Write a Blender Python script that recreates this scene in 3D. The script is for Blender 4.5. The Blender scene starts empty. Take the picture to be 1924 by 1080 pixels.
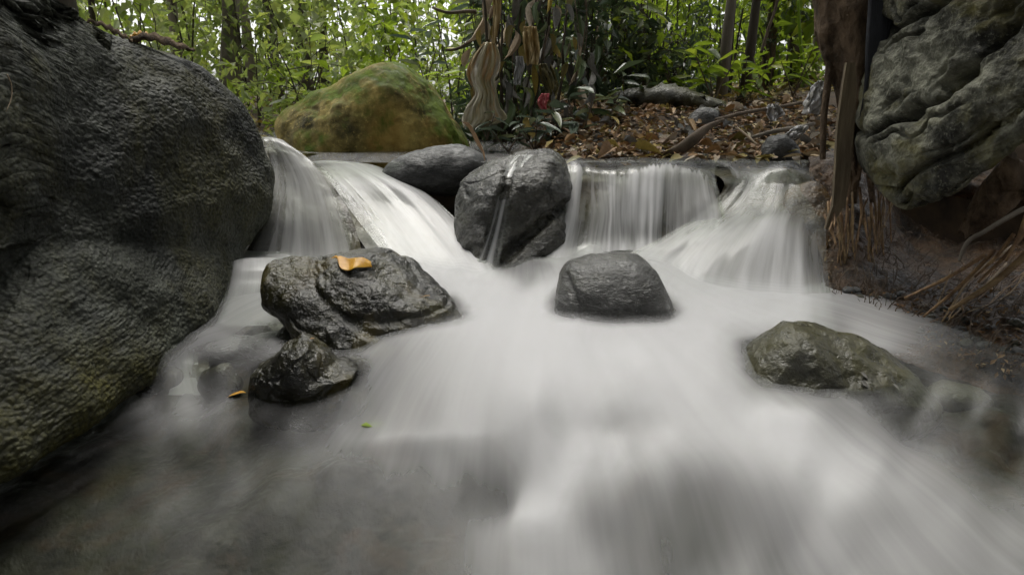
import bpy, math, random
import numpy as np
from mathutils import Vector, Matrix
from mathutils.bvhtree import BVHTree

# ------------------------------------------------------------------ camera, sky, sun, exposure
SC = bpy.context.scene
COL = SC.collection
CAM_Z = 1.0
FPX = 1283.0                      # 24 mm lens on a 36 mm frame, photo 1924 px wide
PITCH = math.atan(340.0 / FPX)
cam_data = bpy.data.cameras.new("camera")
cam_data.lens = 24.0
cam_data.sensor_width = 36.0
cam_data.clip_start = 0.02
cam_data.clip_end = 400.0
cam = bpy.data.objects.new("camera", cam_data)
COL.objects.link(cam)
cam.location = (0, 0, CAM_Z)
cam.rotation_euler = (math.pi / 2 - PITCH, 0, 0)
SC.camera = cam
cam_data.dof.use_dof = True
cam_data.dof.focus_distance = 2.1
cam_data.dof.aperture_fstop = 10.0

SUN_EL, SUN_AZ = math.radians(70), math.radians(-20)      # high, veiled, a little behind the forest
world = bpy.data.worlds.new("World")
SC.world = world
world.use_nodes = True
wn, wl = world.node_tree.nodes, world.node_tree.links
wn.clear()
w_out = wn.new("ShaderNodeOutputWorld")
w_bg = wn.new("ShaderNodeBackground")
w_hs = wn.new("ShaderNodeHueSaturation")
w_sky = wn.new("ShaderNodeTexSky")
w_sky.sky_type = 'NISHITA'
w_sky.sun_disc = False
w_sky.sun_elevation = SUN_EL
w_sky.sun_rotation = SUN_AZ
w_sky.dust_density = 4.0
w_sky.air_density = 1.0
w_hs.inputs['Saturation'].default_value = 0.08
w_bg.inputs['Strength'].default_value = 0.09
wl.new(w_sky.outputs[0], w_hs.inputs['Color'])
wl.new(w_hs.outputs[0], w_bg.inputs['Color'])
wl.new(w_bg.outputs[0], w_out.inputs['Surface'])

sun_data = bpy.data.lights.new("sun", 'SUN')
sun_data.energy = 1.5
sun_data.angle = math.radians(40)
sun_data.color = (1.0, 0.96, 0.88)
sun = bpy.data.objects.new("sun", sun_data)
COL.objects.link(sun)
sd = Vector((math.sin(SUN_AZ) * math.cos(SUN_EL), math.cos(SUN_AZ) * math.cos(SUN_EL), math.sin(SUN_EL)))
sun.rotation_euler = sd.to_track_quat('Z', 'Y').to_euler()
sun.location = (0, 0, 12)

SC.view_settings.view_transform = 'Standard'
SC.view_settings.look = 'None'
SC.view_settings.gamma = 1.0
SC.view_settings.use_curve_mapping = False
SC.view_settings.exposure = 1.78
SC.render.engine = 'CYCLES'
SC.cycles.transparent_max_bounces = 24
SC.cycles.max_bounces = 8
SC.cycles.use_denoising = True

# ------------------------------------------------------------------ helpers
CA, SA = math.cos(PITCH), math.sin(PITCH)

def P(px, py, Y):
    """world point seen at photo pixel (px, py) at distance Y in front of the camera"""
    xn, yn = (px - 962.0) / FPX, (py - 540.0) / FPX
    dx, dy, dz = xn, CA - yn * SA, -SA - yn * CA
    k = Y / dy
    return np.array((dx * k, Y, CAM_Z + dz * k))

def PZ(px, py, z):
    xn, yn = (px - 962.0) / FPX, (py - 540.0) / FPX
    dx, dy, dz = xn, CA - yn * SA, -SA - yn * CA
    k = (z - CAM_Z) / dz
    return np.array((dx * k, dy * k, z))

def hash3(ix, iy, iz, seed):
    n = (ix.astype(np.int64) * 374761393 + iy.astype(np.int64) * 668265263 + iz.astype(np.int64) * 1274126177 + seed * 974634777)
    n = (n & 0xffffffff).astype(np.uint64)
    n = ((n ^ (n >> np.uint64(13))) * np.uint64(1274126177)) & np.uint64(0xffffffff)
    n = ((n ^ (n >> np.uint64(16))) * np.uint64(2246822519)) & np.uint64(0xffffffff)
    return (n ^ (n >> np.uint64(15))) & np.uint64(0xffffffff)

def hf(ix, iy, iz, seed):
    return hash3(ix, iy, iz, seed).astype(np.float64) / 4294967295.0

def gnoise(p, seed=0):
    """gradient noise, about -1..1, p is (N,3)"""
    i = np.floor(p).astype(np.int64)
    f = p - i
    u = f * f * f * (f * (f * 6 - 15) + 10)
    res = np.zeros(len(p))
    for cx in (0, 1):
        for cy in (0, 1):
            for cz in (0, 1):
                h = hash3(i[:, 0] + cx, i[:, 1] + cy, i[:, 2] + cz, seed)
                gx = (h & np.uint64(1023)).astype(float) / 511.5 - 1
                gy = ((h >> np.uint64(10)) & np.uint64(1023)).astype(float) / 511.5 - 1
                gz = ((h >> np.uint64(20)) & np.uint64(1023)).astype(float) / 511.5 - 1
                d = gx * (f[:, 0] - cx) + gy * (f[:, 1] - cy) + gz * (f[:, 2] - cz)
                w = (u[:, 0] if cx else 1 - u[:, 0]) * (u[:, 1] if cy else 1 - u[:, 1]) * (u[:, 2] if cz else 1 - u[:, 2])
                res += w * d
    return res * 1.3

def fbm(p, octs=4, seed=0, gain=0.5, lac=2.03):
    a, s, out = 1.0, 1.0, np.zeros(len(p))
    for k in range(octs):
        out += a * gnoise(p * s + 17.3 * k, seed + k)
        a *= gain
        s *= lac
    return out

def worley(p, seed=0):
    i = np.floor(p).astype(np.int64)
    f1 = np.full(len(p), 9.0)
    f2 = np.full(len(p), 9.0)
    for cx in (-1, 0, 1):
        for cy in (-1, 0, 1):
            for cz in (-1, 0, 1):
                a, b, c = i[:, 0] + cx, i[:, 1] + cy, i[:, 2] + cz
                h = hash3(a, b, c, seed)
                q = np.stack([a + (h & np.uint64(1023)).astype(float) / 1023.0,
                              b + ((h >> np.uint64(10)) & np.uint64(1023)).astype(float) / 1023.0,
                              c + ((h >> np.uint64(20)) & np.uint64(1023)).astype(float) / 1023.0], 1)
                d = np.sqrt(((q - p) ** 2).sum(1))
                f2 = np.where(d < f1, f1, np.minimum(f2, d))
                f1 = np.minimum(f1, d)
    return f1, f2

def sstep(a, b, x):
    t = np.clip((x - a) / (b - a), 0, 1)
    return t * t * (3 - 2 * t)

def normals(V, F):
    a, b, c = V[F[:, 0]], V[F[:, 1]], V[F[:, 2]]
    n = np.cross(b - a, c - a)
    if F.shape[1] == 4:
        n = np.cross(V[F[:, 2]] - V[F[:, 0]], V[F[:, 3]] - V[F[:, 1]])
    out = np.zeros_like(V)
    for k in range(F.shape[1]):
        for ax in range(3):
            out[:, ax] += np.bincount(F[:, k], weights=n[:, ax], minlength=len(V))
    return out / (np.linalg.norm(out, axis=1, keepdims=True) + 1e-12)

def tag(o, label=None, cat=None, group=None, kind=None):
    if label: o['label'] = label
    if cat: o['category'] = cat
    if group: o['group'] = group
    if kind: o['kind'] = kind
    return o

def make_mesh(name, V, F, mats, attrs=None, smooth=True, mat_idx=None):
    V = np.asarray(V, dtype=np.float32)
    me = bpy.data.meshes.new(name)
    if isinstance(F, np.ndarray):
        n, k = F.shape
        flat, starts, tot = F.ravel().astype(np.int32), np.arange(0, n * k, k, dtype=np.int32), np.full(n, k, np.int32)
    else:
        tot = np.array([len(f) for f in F], np.int32)
        flat = np.array([i for f in F for i in f], np.int32)
        starts = np.concatenate([[0], np.cumsum(tot)[:-1]]).astype(np.int32)
    me.vertices.add(len(V)); me.vertices.foreach_set('co', V.ravel())
    me.loops.add(len(flat)); me.loops.foreach_set('vertex_index', flat)
    me.polygons.add(len(tot)); me.polygons.foreach_set('loop_start', starts); me.polygons.foreach_set('loop_total', tot)
    for m in (mats if isinstance(mats, (list, tuple)) else [mats]):
        me.materials.append(m)
    if mat_idx is not None:
        me.polygons.foreach_set('material_index', np.asarray(mat_idx, np.int32))
    me.polygons.foreach_set('use_smooth', np.full(len(tot), smooth, dtype=bool))
    if attrs:
        for an, av in attrs.items():
            av = np.asarray(av, np.float32)
            if av.ndim == 1:
                at = me.attributes.new(an, 'FLOAT', 'POINT'); at.data.foreach_set('value', av)
            else:
                at = me.attributes.new(an, 'FLOAT_VECTOR', 'POINT'); at.data.foreach_set('vector', av.ravel())
    me.update(calc_edges=True)
    return me

def mk(name, V, F, mat, parent=None, attrs=None, smooth=True, origin=None, mat_idx=None):
    """one mesh object; a top-level thing gets its origin at its base"""
    V = np.asarray(V, float)
    if parent is not None:
        V = V - np.array(parent.matrix_world.translation if parent.parent is None else parent['_o'])
        o0 = (0, 0, 0)
    elif origin is None:
        c = V.mean(0); o0 = (c[0], c[1], V[:, 2].min())
        V = V - np.array(o0)
    else:
        o0 = tuple(origin); V = V - np.array(o0)
    o = bpy.data.objects.new(name, make_mesh(name, V, F, mat, attrs, smooth, mat_idx))
    COL.objects.link(o)
    if parent is not None:
        o.parent = parent
    else:
        o.location = o0
        o.matrix_world = Matrix.Translation(o0)
    return o

def empty(name, loc):
    o = bpy.data.objects.new(name, None)
    o.empty_display_size = 0.1
    COL.objects.link(o)
    o.location = loc
    o.matrix_world = Matrix.Translation(loc)
    return o

def grid_faces(nu, nv):
    i, j = np.meshgrid(np.arange(nu - 1), np.arange(nv - 1), indexing='ij')
    a = (i * nv + j).ravel()
    return np.stack([a, a + nv, a + nv + 1, a + 1], 1)

def cr(pts, t):
    """Catmull-Rom through pts (K, ...) at t in 0..K-1"""
    pts = np.asarray(pts, float)
    K = len(pts)
    t = np.clip(t, 0, K - 1 - 1e-9)
    i = np.floor(t).astype(int)
    f = (t - i).reshape((-1,) + (1,) * (pts.ndim - 1))
    p1, p2 = pts[i], pts[i + 1]
    p0 = np.where((i > 0).reshape(f.shape), pts[np.maximum(i - 1, 0)], 2 * p1 - p2)
    p3 = np.where((i < K - 2).reshape(f.shape), pts[np.minimum(i + 2, K - 1)], 2 * p2 - p1)
    return 0.5 * (2 * p1 + (p2 - p0) * f + (2 * p0 - 5 * p1 + 4 * p2 - p3) * f ** 2 + (3 * p1 - p0 - 3 * p2 + p3) * f ** 3)

def loft(G, nu, nv):
    """G is (S, K, C): S streamlines of K points; returns (nu, nv, C)"""
    G = np.asarray(G, float)
    a = cr(np.swapaxes(G, 0, 1), np.linspace(0, G.shape[1] - 1, nv))        # nv, S, C
    return cr(np.swapaxes(a, 0, 1), np.linspace(0, G.shape[0] - 1, nu))     # nu, nv, C

def tube(pts, rad, sides=7, close=True):
    """tube along a polyline with a radius per point"""
    pts = np.asarray(pts, float)
    rad = np.broadcast_to(np.asarray(rad, float), (len(pts),))
    t = np.gradient(pts, axis=0)
    t /= np.linalg.norm(t, axis=1, keepdims=True) + 1e-12
    ref = np.array((0.0, 1.0, 0.0)) if abs(t[0][1]) < 0.8 else np.array((1.0, 0, 0))
    V = []
    for k in range(len(pts)):
        s = np.cross(t[k], ref); s /= np.linalg.norm(s) + 1e-12
        r = np.cross(s, t[k]); ref = r
        for j in range(sides):
            a = 2 * math.pi * j / sides
            V.append(pts[k] + rad[k] * (math.cos(a) * s + math.sin(a) * r))
    F = []
    for k in range(len(pts) - 1):
        for j in range(sides):
            a, b = k * sides + j, k * sides + (j + 1) % sides
            F.append((a, b, b + sides, a + sides))
    if close:
        F.append(tuple(range(sides - 1, -1, -1)))
        F.append(tuple(range((len(pts) - 1) * sides, len(pts) * sides)))
    return np.array(V), F

def join(parts):
    V, F, n = [], [], 0
    for v, f in parts:
        V.append(v); F += [tuple(i + n for i in q) for q in f]; n += len(v)
    return np.concatenate(V), F

# ------------------------------------------------------------------ materials
class NT:
    def __init__(self, name):
        self.m = bpy.data.materials.new(name); self.m.use_nodes = True
        self.t = self.m.node_tree; self.t.nodes.clear()
        self.out = self.n('OutputMaterial')
    def n(self, typ, **kw):
        nd = self.t.nodes.new('ShaderNode' + typ)
        for k, v in kw.items():
            if k.startswith('i_'):
                key = k[2:].replace('_', ' ')
                nd.inputs[int(key) if key.isdigit() else key].default_value = v
            else:
                setattr(nd, k, v)
        return nd
    def l(self, a, b):
        self.t.links.new(a, b)
    def math(self, op, a, b=None, clamp=False):
        nd = self.n('Math', operation=op, use_clamp=clamp)
        for k, v in ((0, a), (1, b)):
            if v is None: continue
            if isinstance(v, (int, float)): nd.inputs[k].default_value = v
            else: self.l(v, nd.inputs[k])
        return nd.outputs[0]
    def ramp(self, fac, stops, interp='LINEAR'):
        nd = self.n('ValToRGB'); nd.color_ramp.interpolation = interp
        el = nd.color_ramp.elements
        while len(el) < len(stops): el.new(0.5)
        for e, (p, c) in zip(el, stops):
            e.position = p; e.color = (c[0], c[1], c[2], 1) if isinstance(c, (tuple, list)) else (c, c, c, 1)
        self.l(fac, nd.inputs[0])
        return nd.outputs[0]
    def noise(self, vec, scale, detail=4, rough=0.55, dist=0.0, dim='3D'):
        nd = self.n('TexNoise', noise_dimensions=dim, i_Scale=scale, i_Detail=detail, i_Roughness=rough, i_Distortion=dist)
        if vec is not None: self.l(vec, nd.inputs['Vector'])
        return nd.outputs['Fac']
    def mix(self, fac, a, b, blend='MIX'):
        nd = self.n('Mix', data_type='RGBA', blend_type=blend)
        for s, v in ((nd.inputs[0], fac), (nd.inputs[6], a), (nd.inputs[7], b)):
            if isinstance(v, (int, float)): s.default_value = v
            elif isinstance(v, (tuple, list)): s.default_value = (*v, 1)
            else: self.l(v, s)
        return nd.outputs[2]

def rock_material(name, dark, light, moss, moss_lo=0.5, moss_hi=0.7, scale=6.0, rough=(0.3, 0.75), bump=0.5,
                  fine=60.0, up_moss=0.0, stretch=(1, 1, 1), spec=0.5, stain=None, cell=0.0, coat=0.0, dist=0.012):
    m = NT(name)
    tc = m.n('TexCoord')
    mp = m.n('Mapping'); mp.inputs['Scale'].default_value = stretch
    m.l(tc.outputs['Object'], mp.inputs[0])
    v = mp.outputs[0]
    a = m.noise(v, scale, 6, 0.6)
    b = m.noise(v, scale * 4.3, 5, 0.65)
    c = m.noise(v, fine, 4, 0.7)
    col = m.mix(m.ramp(a, [(0.38, 0.0), (0.62, 1.0)]), dark, light)
    col = m.mix(m.math('MULTIPLY', m.ramp(b, [(0.42, 0.0), (0.62, 1.0)]), 0.55), col, tuple(x * 0.45 for x in dark))
    col = m.mix(m.math('MULTIPLY', m.ramp(c, [(0.55, 0.0), (0.75, 1.0)]), 0.5), col, tuple(min(1, x * 1.9) for x in light))
    if stain:
        sfac = m.ramp(m.noise(v, scale * 0.8, 4, 0.6, 0.6), [(0.52, 0.0), (0.68, 1.0)])
        col = m.mix(m.math('MULTIPLY', sfac, 0.75), col, stain)
    mf = m.noise(v, scale * 0.55, 6, 0.68, 0.4)
    if up_moss:
        geo = m.n('NewGeometry'); sep = m.n('SeparateXYZ'); m.l(geo.outputs['Normal'], sep.inputs[0])
        mf = m.math('ADD', mf, m.math('MULTIPLY', sep.outputs[2], up_moss))
    mf = m.ramp(mf, [(moss_lo, 0.0), (moss_hi, 1.0)])
    mossc = m.mix(m.ramp(b, [(0.35, 0.0), (0.65, 1.0)]), tuple(x * 0.5 for x in moss), moss)
    col = m.mix(mf, col, mossc)
    hgt = m.math('ADD', m.math('MULTIPLY', b, 0.9), m.math('MULTIPLY', c, 0.45))
    if cell:
        vo = m.n('TexVoronoi', feature='SMOOTH_F1', i_Scale=cell); vo.inputs['Smoothness'].default_value = 0.4
        m.l(v, vo.inputs['Vector'])
        hgt = m.math('SUBTRACT', hgt, m.math('MULTIPLY', vo.outputs['Distance'], 0.8))
        col = m.mix(m.math('MULTIPLY', m.ramp(vo.outputs['Distance'], [(0.3, 0.0), (0.75, 1.0)]), 0.6), col, tuple(x * 0.4 for x in dark))
    bp = m.n('Bump', i_Strength=bump, i_Distance=dist); m.l(hgt, bp.inputs['Height'])
    bs = m.n('BsdfPrincipled')
    m.l(col, bs.inputs['Base Color']); m.l(bp.outputs[0], bs.inputs['Normal'])
    rr = m.ramp(b, [(0.35, rough[0]), (0.65, rough[1])]); m.l(rr, bs.inputs['Roughness'])
    bs.inputs['Specular IOR Level'].default_value = spec
    bs.inputs['Coat Weight'].default_value = coat
    bs.inputs['Coat Roughness'].default_value = 0.12
    if coat: m.l(bp.outputs[0], bs.inputs['Coat Normal'])
    m.l(bs.outputs[0], m.out.inputs[0])
    return m.m

def leaf_material(name, c0, c1, c2=None, trans=0.45, rough=0.45, spec=0.4):
    """colour runs from c0 to c1 (and c2 for a few) with the value stored on each leaf"""
    m = NT(name)
    at = m.n('Attribute', attribute_name='rnd')
    oi = m.n('ObjectInfo')
    r = m.math('FRACT', m.math('ADD', at.outputs['Fac'], m.math('MULTIPLY', oi.outputs['Random'], 0.61)))
    col = m.ramp(r, [(0.0, c0), (0.75, c1), (0.97, c2 or c1)])
    tc = m.n('TexCoord')
    nz = m.noise(tc.outputs['Object'], 9.0, 3, 0.6)
    col = m.mix(m.math('MULTIPLY', m.ramp(nz, [(0.4, 0.0), (0.7, 1.0)]), 0.45), col, tuple(x * 0.5 for x in c0))
    bs = m.n('BsdfPrincipled', i_Roughness=rough)
    bs.inputs['Specular IOR Level'].default_value = spec
    m.l(col, bs.inputs['Base Color'])
    tr = m.n('BsdfTranslucent')
    tcx = m.mix(0.55, col, (0.30, 0.42, 0.03))
    m.l(tcx if trans > 0.3 else col, tr.inputs['Color'])
    mx = m.n('MixShader', i_0=trans)
    m.l(bs.outputs[0], mx.inputs[1]); m.l(tr.outputs[0], mx.inputs[2]); m.l(mx.outputs[0], m.out.inputs[0])
    return m.m

def plain_material(name, c0, c1, scale=8.0, rough=0.7, bump=0.3, stretch=(1, 1, 1), spec=0.4, trans=0.0, dist=0.006):
    m = NT(name)
    tc = m.n('TexCoord'); mp = m.n('Mapping'); mp.inputs['Scale'].default_value = stretch
    m.l(tc.outputs['Object'], mp.inputs[0])
    a = m.noise(mp.outputs[0], scale, 6, 0.65)
    col = m.mix(m.ramp(a, [(0.32, 0.0), (0.68, 1.0)]), c0, c1)
    bp = m.n('Bump', i_Strength=bump, i_Distance=dist); m.l(m.noise(mp.outputs[0], scale * 3, 5, 0.7), bp.inputs['Height'])
    bs = m.n('BsdfPrincipled', i_Roughness=rough); bs.inputs['Specular IOR Level'].default_value = spec
    m.l(col, bs.inputs['Base Color']); m.l(bp.outputs[0], bs.inputs['Normal'])
    if trans:
        tr = m.n('BsdfTranslucent'); m.l(col, tr.inputs['Color'])
        mx = m.n('MixShader', i_0=trans)
        m.l(bs.outputs[0], mx.inputs[1]); m.l(tr.outputs[0], mx.inputs[2]); m.l(mx.outputs[0], m.out.inputs[0])
    else:
        m.l(bs.outputs[0], m.out.inputs[0])
    return m.m

def water_material(name):
    """fast water: clear and dark where calm, milky where broken into foam; silky streaks run along the flow"""
    m = NT(name)
    f = m.n('Attribute', attribute_name='foam').outputs['Fac']
    fl = m.n('Attribute', attribute_name='flow').outputs['Vector']
    amp = m.n('Attribute', attribute_name='streak').outputs['Fac']
    n1 = m.n('Mapping'); n1.inputs['Scale'].default_value = (34, 2.0, 1); m.l(fl, n1.inputs[0])
    n2 = m.n('Mapping'); n2.inputs['Scale'].default_value = (110, 4.0, 1); m.l(fl, n2.inputs[0])
    s1 = m.noise(n1.outputs[0], 1.0, 3, 0.55, 0.2)
    s2 = m.noise(n2.outputs[0], 1.0, 2, 0.5)
    s = m.math('ADD', m.math('MULTIPLY', m.math('SUBTRACT', s1, 0.5), 1.5), m.math('MULTIPLY', m.math('SUBTRACT', s2, 0.5), 0.5))
    f2 = m.math('ADD', f, m.math('MULTIPLY', m.math('MULTIPLY', s, amp), m.ramp(f, [(0.0, 0.25), (0.3, 1.0), (0.75, 0.8), (1.0, 0.25)])), clamp=True)
    # clear water
    tr = m.n('BsdfTransparent'); tr.inputs['Color'].default_value = (0.86, 0.89, 0.84, 1)
    gl = m.n('BsdfGlossy', i_Roughness=0.35); gl.inputs['Color'].default_value = (0.9, 0.9, 0.9, 1)
    bp = m.n('Bump', i_Strength=0.25, i_Distance=0.01); m.l(s1, bp.inputs['Height']); m.l(bp.outputs[0], gl.inputs['Normal'])
    fr = m.n('Fresnel', i_IOR=1.33); m.l(bp.outputs[0], fr.inputs['Normal'])
    cl = m.n('MixShader'); m.l(m.math('MULTIPLY', fr.outputs[0], 0.12), cl.inputs[0]); m.l(tr.outputs[0], cl.inputs[1]); m.l(gl.outputs[0], cl.inputs[2])
    # foam
    df = m.n('BsdfDiffuse'); df.inputs['Color'].default_value = (0.80, 0.80, 0.81, 1)
    tl = m.n('BsdfTranslucent'); tl.inputs['Color'].default_value = (0.80, 0.80, 0.81, 1)
    fm = m.n('MixShader', i_0=0.3); m.l(df.outputs[0], fm.inputs[1]); m.l(tl.outputs[0], fm.inputs[2])
    mx = m.n('MixShader'); m.l(f2, mx.inputs[0]); m.l(cl.outputs[0], mx.inputs[1]); m.l(fm.outputs[0], mx.inputs[2])
    m.l(mx.outputs[0], m.out.inputs[0])
    return m.m

M = {}
M['water'] = water_material('silky_water')
def mist_material():
    m = NT('spray_mist')
    f = m.n('Attribute', attribute_name='foam').outputs['Fac']
    tr = m.n('BsdfTransparent')
    df = m.n('BsdfDiffuse'); df.inputs['Color'].default_value = (0.80, 0.80, 0.81, 1)
    tl = m.n('BsdfTranslucent'); tl.inputs['Color'].default_value = (0.80, 0.80, 0.81, 1)
    fm = m.n('MixShader', i_0=0.4); m.l(df.outputs[0], fm.inputs[1]); m.l(tl.outputs[0], fm.inputs[2])
    mx = m.n('MixShader'); m.l(f, mx.inputs[0]); m.l(tr.outputs[0], mx.inputs[1]); m.l(fm.outputs[0], mx.inputs[2])
    m.l(mx.outputs[0], m.out.inputs[0])
    return m.m
M['mist'] = mist_material()
M['bed'] = rock_material('stream_bed_stone', (0.008, 0.008, 0.005), (0.030, 0.028, 0.017), (0.032, 0.034, 0.012), 0.45, 0.7, 7, (0.4, 0.8), 0.5, stain=(0.055, 0.030, 0.012), spec=.2)
M['ledge'] = rock_material('wet_ledge_stone', (0.030, 0.028, 0.018), (0.085, 0.075, 0.050), (0.100, 0.085, 0.025), 0.45, 0.7, 5, (0.2, 0.5), 0.5, stain=(.10, .06, .025))
M['boulder_l'] = rock_material('lichen_crusted_stone', (0.011, 0.013, 0.010), (0.085, 0.092, 0.070), (0.075, 0.070, 0.014), 0.46, 0.62, 2.0, (0.5, 0.85), 0.55, 140, 0.0, spec=0.3, stain=(0.07, 0.075, 0.068), cell=95, dist=0.012)
M['boulder_r'] = rock_material('grooved_grey_green_stone', (0.022, 0.022, 0.017), (0.25, 0.25, 0.19), (0.21, 0.19, 0.06), 0.47, 0.64, 5, (0.45, 0.9), 1.0, 90, spec=0.3, dist=0.012)
M['boulder_y'] = rock_material('yellow_moss_stone', (0.06, 0.055, 0.025), (0.46, 0.36, 0.11), (0.10, 0.145, 0.015), 0.50, 0.60, 3.0, (0.6, 0.95), 0.7, 50, up_moss=0.14, spec=0.2, stain=(0.34, 0.21, 0.05))
M['rock_g'] = rock_material('dry_grey_stone', (0.035, 0.036, 0.036), (0.11, 0.112, 0.108), (0.07, 0.07, 0.045), 0.6, 0.8, 5, (0.35, 0.7), 0.7, 70, stretch=(1, 1, 2.2))
M['rock_wet'] = rock_material('wet_olive_stone', (0.005, 0.005, 0.003), (0.024, 0.023, 0.010), (0.060, 0.052, 0.008), 0.46, 0.64, 7, (0.08, 0.30), 1.0, 55, spec=0.6, coat=0.0, dist=.012, stain=(.095, .070, .014))
M['rock_run'] = rock_material('streaming_wet_stone', (0.018, 0.018, 0.014), (0.065, 0.063, 0.048), (0.055, 0.055, 0.020), 0.55, 0.75, 7, (0.12, 0.4), 1.0, 55, spec=0.6, coat=0.15, stretch=(1, 1, 1.6))
M['rock_round'] = rock_material('dark_grey_river_stone', (0.040, 0.040, 0.037), (0.10, 0.10, 0.094), (0.065, 0.066, 0.030), 0.52, 0.75, 5, (0.15, 0.5), 1.0, 60, spec=0.55, coat=.1, stretch=(1, 1, 2.2))
M['rock_moss'] = rock_material('moss_covered_river_stone', (0.018, 0.018, 0.011), (0.085, 0.085, 0.070), (0.050, 0.046, 0.008), 0.38, 0.56, 6, (0.2, 0.6), 0.8, 80, spec=0.5, coat=0.25, up_moss=0.05)
M['rock_brown'] = rock_material('rusty_wet_stone', (0.030, 0.020, 0.009), (0.14, 0.085, 0.030), (0.07, 0.065, 0.02), 0.52, 0.7, 6, (0.12, 0.45), 0.8, 60, spec=0.6, stain=(.18, .09, .025))
M['earth'] = rock_material('dark_wet_earth', (0.018, 0.011, 0.006), (0.125, 0.068, 0.028), (0.085, 0.080, 0.060), 0.62, 0.78, 9, (0.2, 0.65), 1.0, 120, spec=0.6, stain=(0.11, 0.055, 0.018), dist=0.02)
M['soil'] = plain_material('forest_soil', (0.022, 0.016, 0.010), (0.085, 0.055, 0.03), 9, 0.9, 0.8)
# ------------------------------------------------------------------ the water and its bed
def rbf_fit(X, y, smooth=1e-4):
    X = np.asarray(X, float); y = np.asarray(y, float); n = len(X)
    r = np.sqrt(((X[:, None] - X[None]) ** 2).sum(2) + 1e-4)
    A = np.zeros((n + 3, n + 3))
    A[:n, :n] = -r - smooth * np.eye(n) * -1.0
    A[:n, :n] = r - smooth * np.eye(n)
    A[:n, n] = 1; A[:n, n + 1:] = X; A[n, :n] = 1; A[n + 1:, :n] = X.T
    w = np.linalg.solve(A, np.concatenate([y, np.zeros(3)]))
    def ev(Q):
        Q = np.asarray(Q, float); out = np.zeros(len(Q))
        for s in range(0, len(Q), 20000):
            q = Q[s:s + 20000]
            r = np.sqrt(((q[:, None] - X[None]) ** 2).sum(2) + 1e-4)
            out[s:s + 20000] = r @ w[:n] + w[n] + q @ w[n + 1:]
        return out
    return ev

def ground_param(x, y):
    return np.stack([x / y, 0.62 / y], 1)

WATER_Z = [  # (px, py, height) read off the photograph
    (430, 490, .480), (540, 492, .480), (640, 495, .475), (760, 500, .470), (880, 515, .450), (1000, 525, .445),
    (1080, 480, .495), (1000, 500, .475), (1120, 455, .520), (1200, 462, .505), (1260, 480, .485), (1180, 500, .462), (1320, 560, .440), (1420, 600, .425), (1510, 605, .425),
    (1560, 612, .425), (950, 570, .435), (900, 600, .425), (1030, 600, .43), (1290, 610, .43), (1350, 640, .425), (950, 640, .425), (1150, 650, .420), (1300, 660, .418),
    (880, 660, .405), (1000, 700, .412), (1200, 700, .412), (1350, 720, .400), (800, 690, .390), (720, 700, .375), (1400, 765, .375),
    (1500, 790, .365), (1000, 770, .388), (1150, 780, .372), (850, 770, .362), (700, 770, .340), (620, 780, .325), (1250, 800, .362), (1600, 790, .362), (1700, 790, .350),
    (540, 800, .318), (640, 815, .322), (750, 828, .324), (850, 835, .326), (950, 850, .322), (1050, 885, .300), (1120, 880, .312), (1200, 855, .338), (1300, 845, .352), (1400, 855, .350), (1500, 880, .338),
    (650, 860, .300), (850, 880, .298), (940, 930, .268), (1000, 960, .262), (1080, 950, .275), (1200, 920, .318), (1300, 930, .318), (1420, 930, .318), (1550, 940, .300),
    (1150, 1020, .245), (1300, 1020, .268), (1500, 1020, .268), (800, 960, .262), (700, 1060, .222), (950, 1060, .228), (1100, 1075, .222), (1300, 1078, .235), (1600, 1070, .250), (1850, 1070, .258),
    (1650, 880, .338), (1800, 850, .345), (1920, 830, .350), (1750, 960, .300), (1920, 960, .300),
    (1600, 640, .418), (1680, 660, .412), (1700, 690, .405), (1760, 720, .398), (1850, 730, .395), (1924, 745, .388), (2050, 800, .375),
    (1720, 742, .385), (1800, 748, .385), (1900, 757, .382), (1720, 765, .362), (1830, 772, .358), (1920, 785, .356),
    (420, 600, .395), (350, 640, .378), (300, 672, .368), (480, 640, .378), (560, 600, .395), (600, 650, .378), (680, 655, .385), (520, 680, .366), (400, 680, .362), (440, 705, .345),
    (290, 745, .300), (380, 748, .305), (450, 760, .312), (560, 785, .318), (200, 800, .285), (300, 810, .290), (400, 830, .292), (500, 860, .292),
    (100, 880, .270), (250, 900, .268), (400, 930, .262), (550, 960, .255), (0, 950, .252), (0, 1060, .215), (200, 1000, .235), (400, 1060, .218), (550, 1070, .218),
    (-300, 1000, .24), (-300, 1200, .19), (300, 1250, .17), (900, 1250, .18), (1500, 1250, .19), (2100, 1200, .22), (2100, 950, .30)]
_pts = np.array([PZ(a, b, z) for a, b, z in WATER_Z])
_ex = np.array([(x, y, .44) for x in (-1.4, -.8, -.2, .4, 1.0, 1.6) for y in (2.75, 3.1)])   # behind the falls, out of sight
_ex = np.concatenate([_ex, [(u * Y, Y, z) for u, Y, z in ((.74, 2.1, .36), (.74, 2.5, .36), (.95, 1.9, .34), (.95, 2.4, .34), (.60, 2.3, .40), (.9, 1.6, .35), (.80, 1.8, .36))]])
_pts = np.concatenate([_pts, _ex])
water_h0 = rbf_fit(ground_param(_pts[:, 0], _pts[:, 1]), _pts[:, 2], 3e-4)
def water_z(x, y):
    return water_h0(ground_param(x, y))

def on_water(px, py):
    z = 0.38
    for _ in range(25):
        p = PZ(px, py, z)
        z = 0.5 * z + 0.5 * float(water_z(p[:1], p[1:2])[0])
    return PZ(px, py, z)

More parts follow.
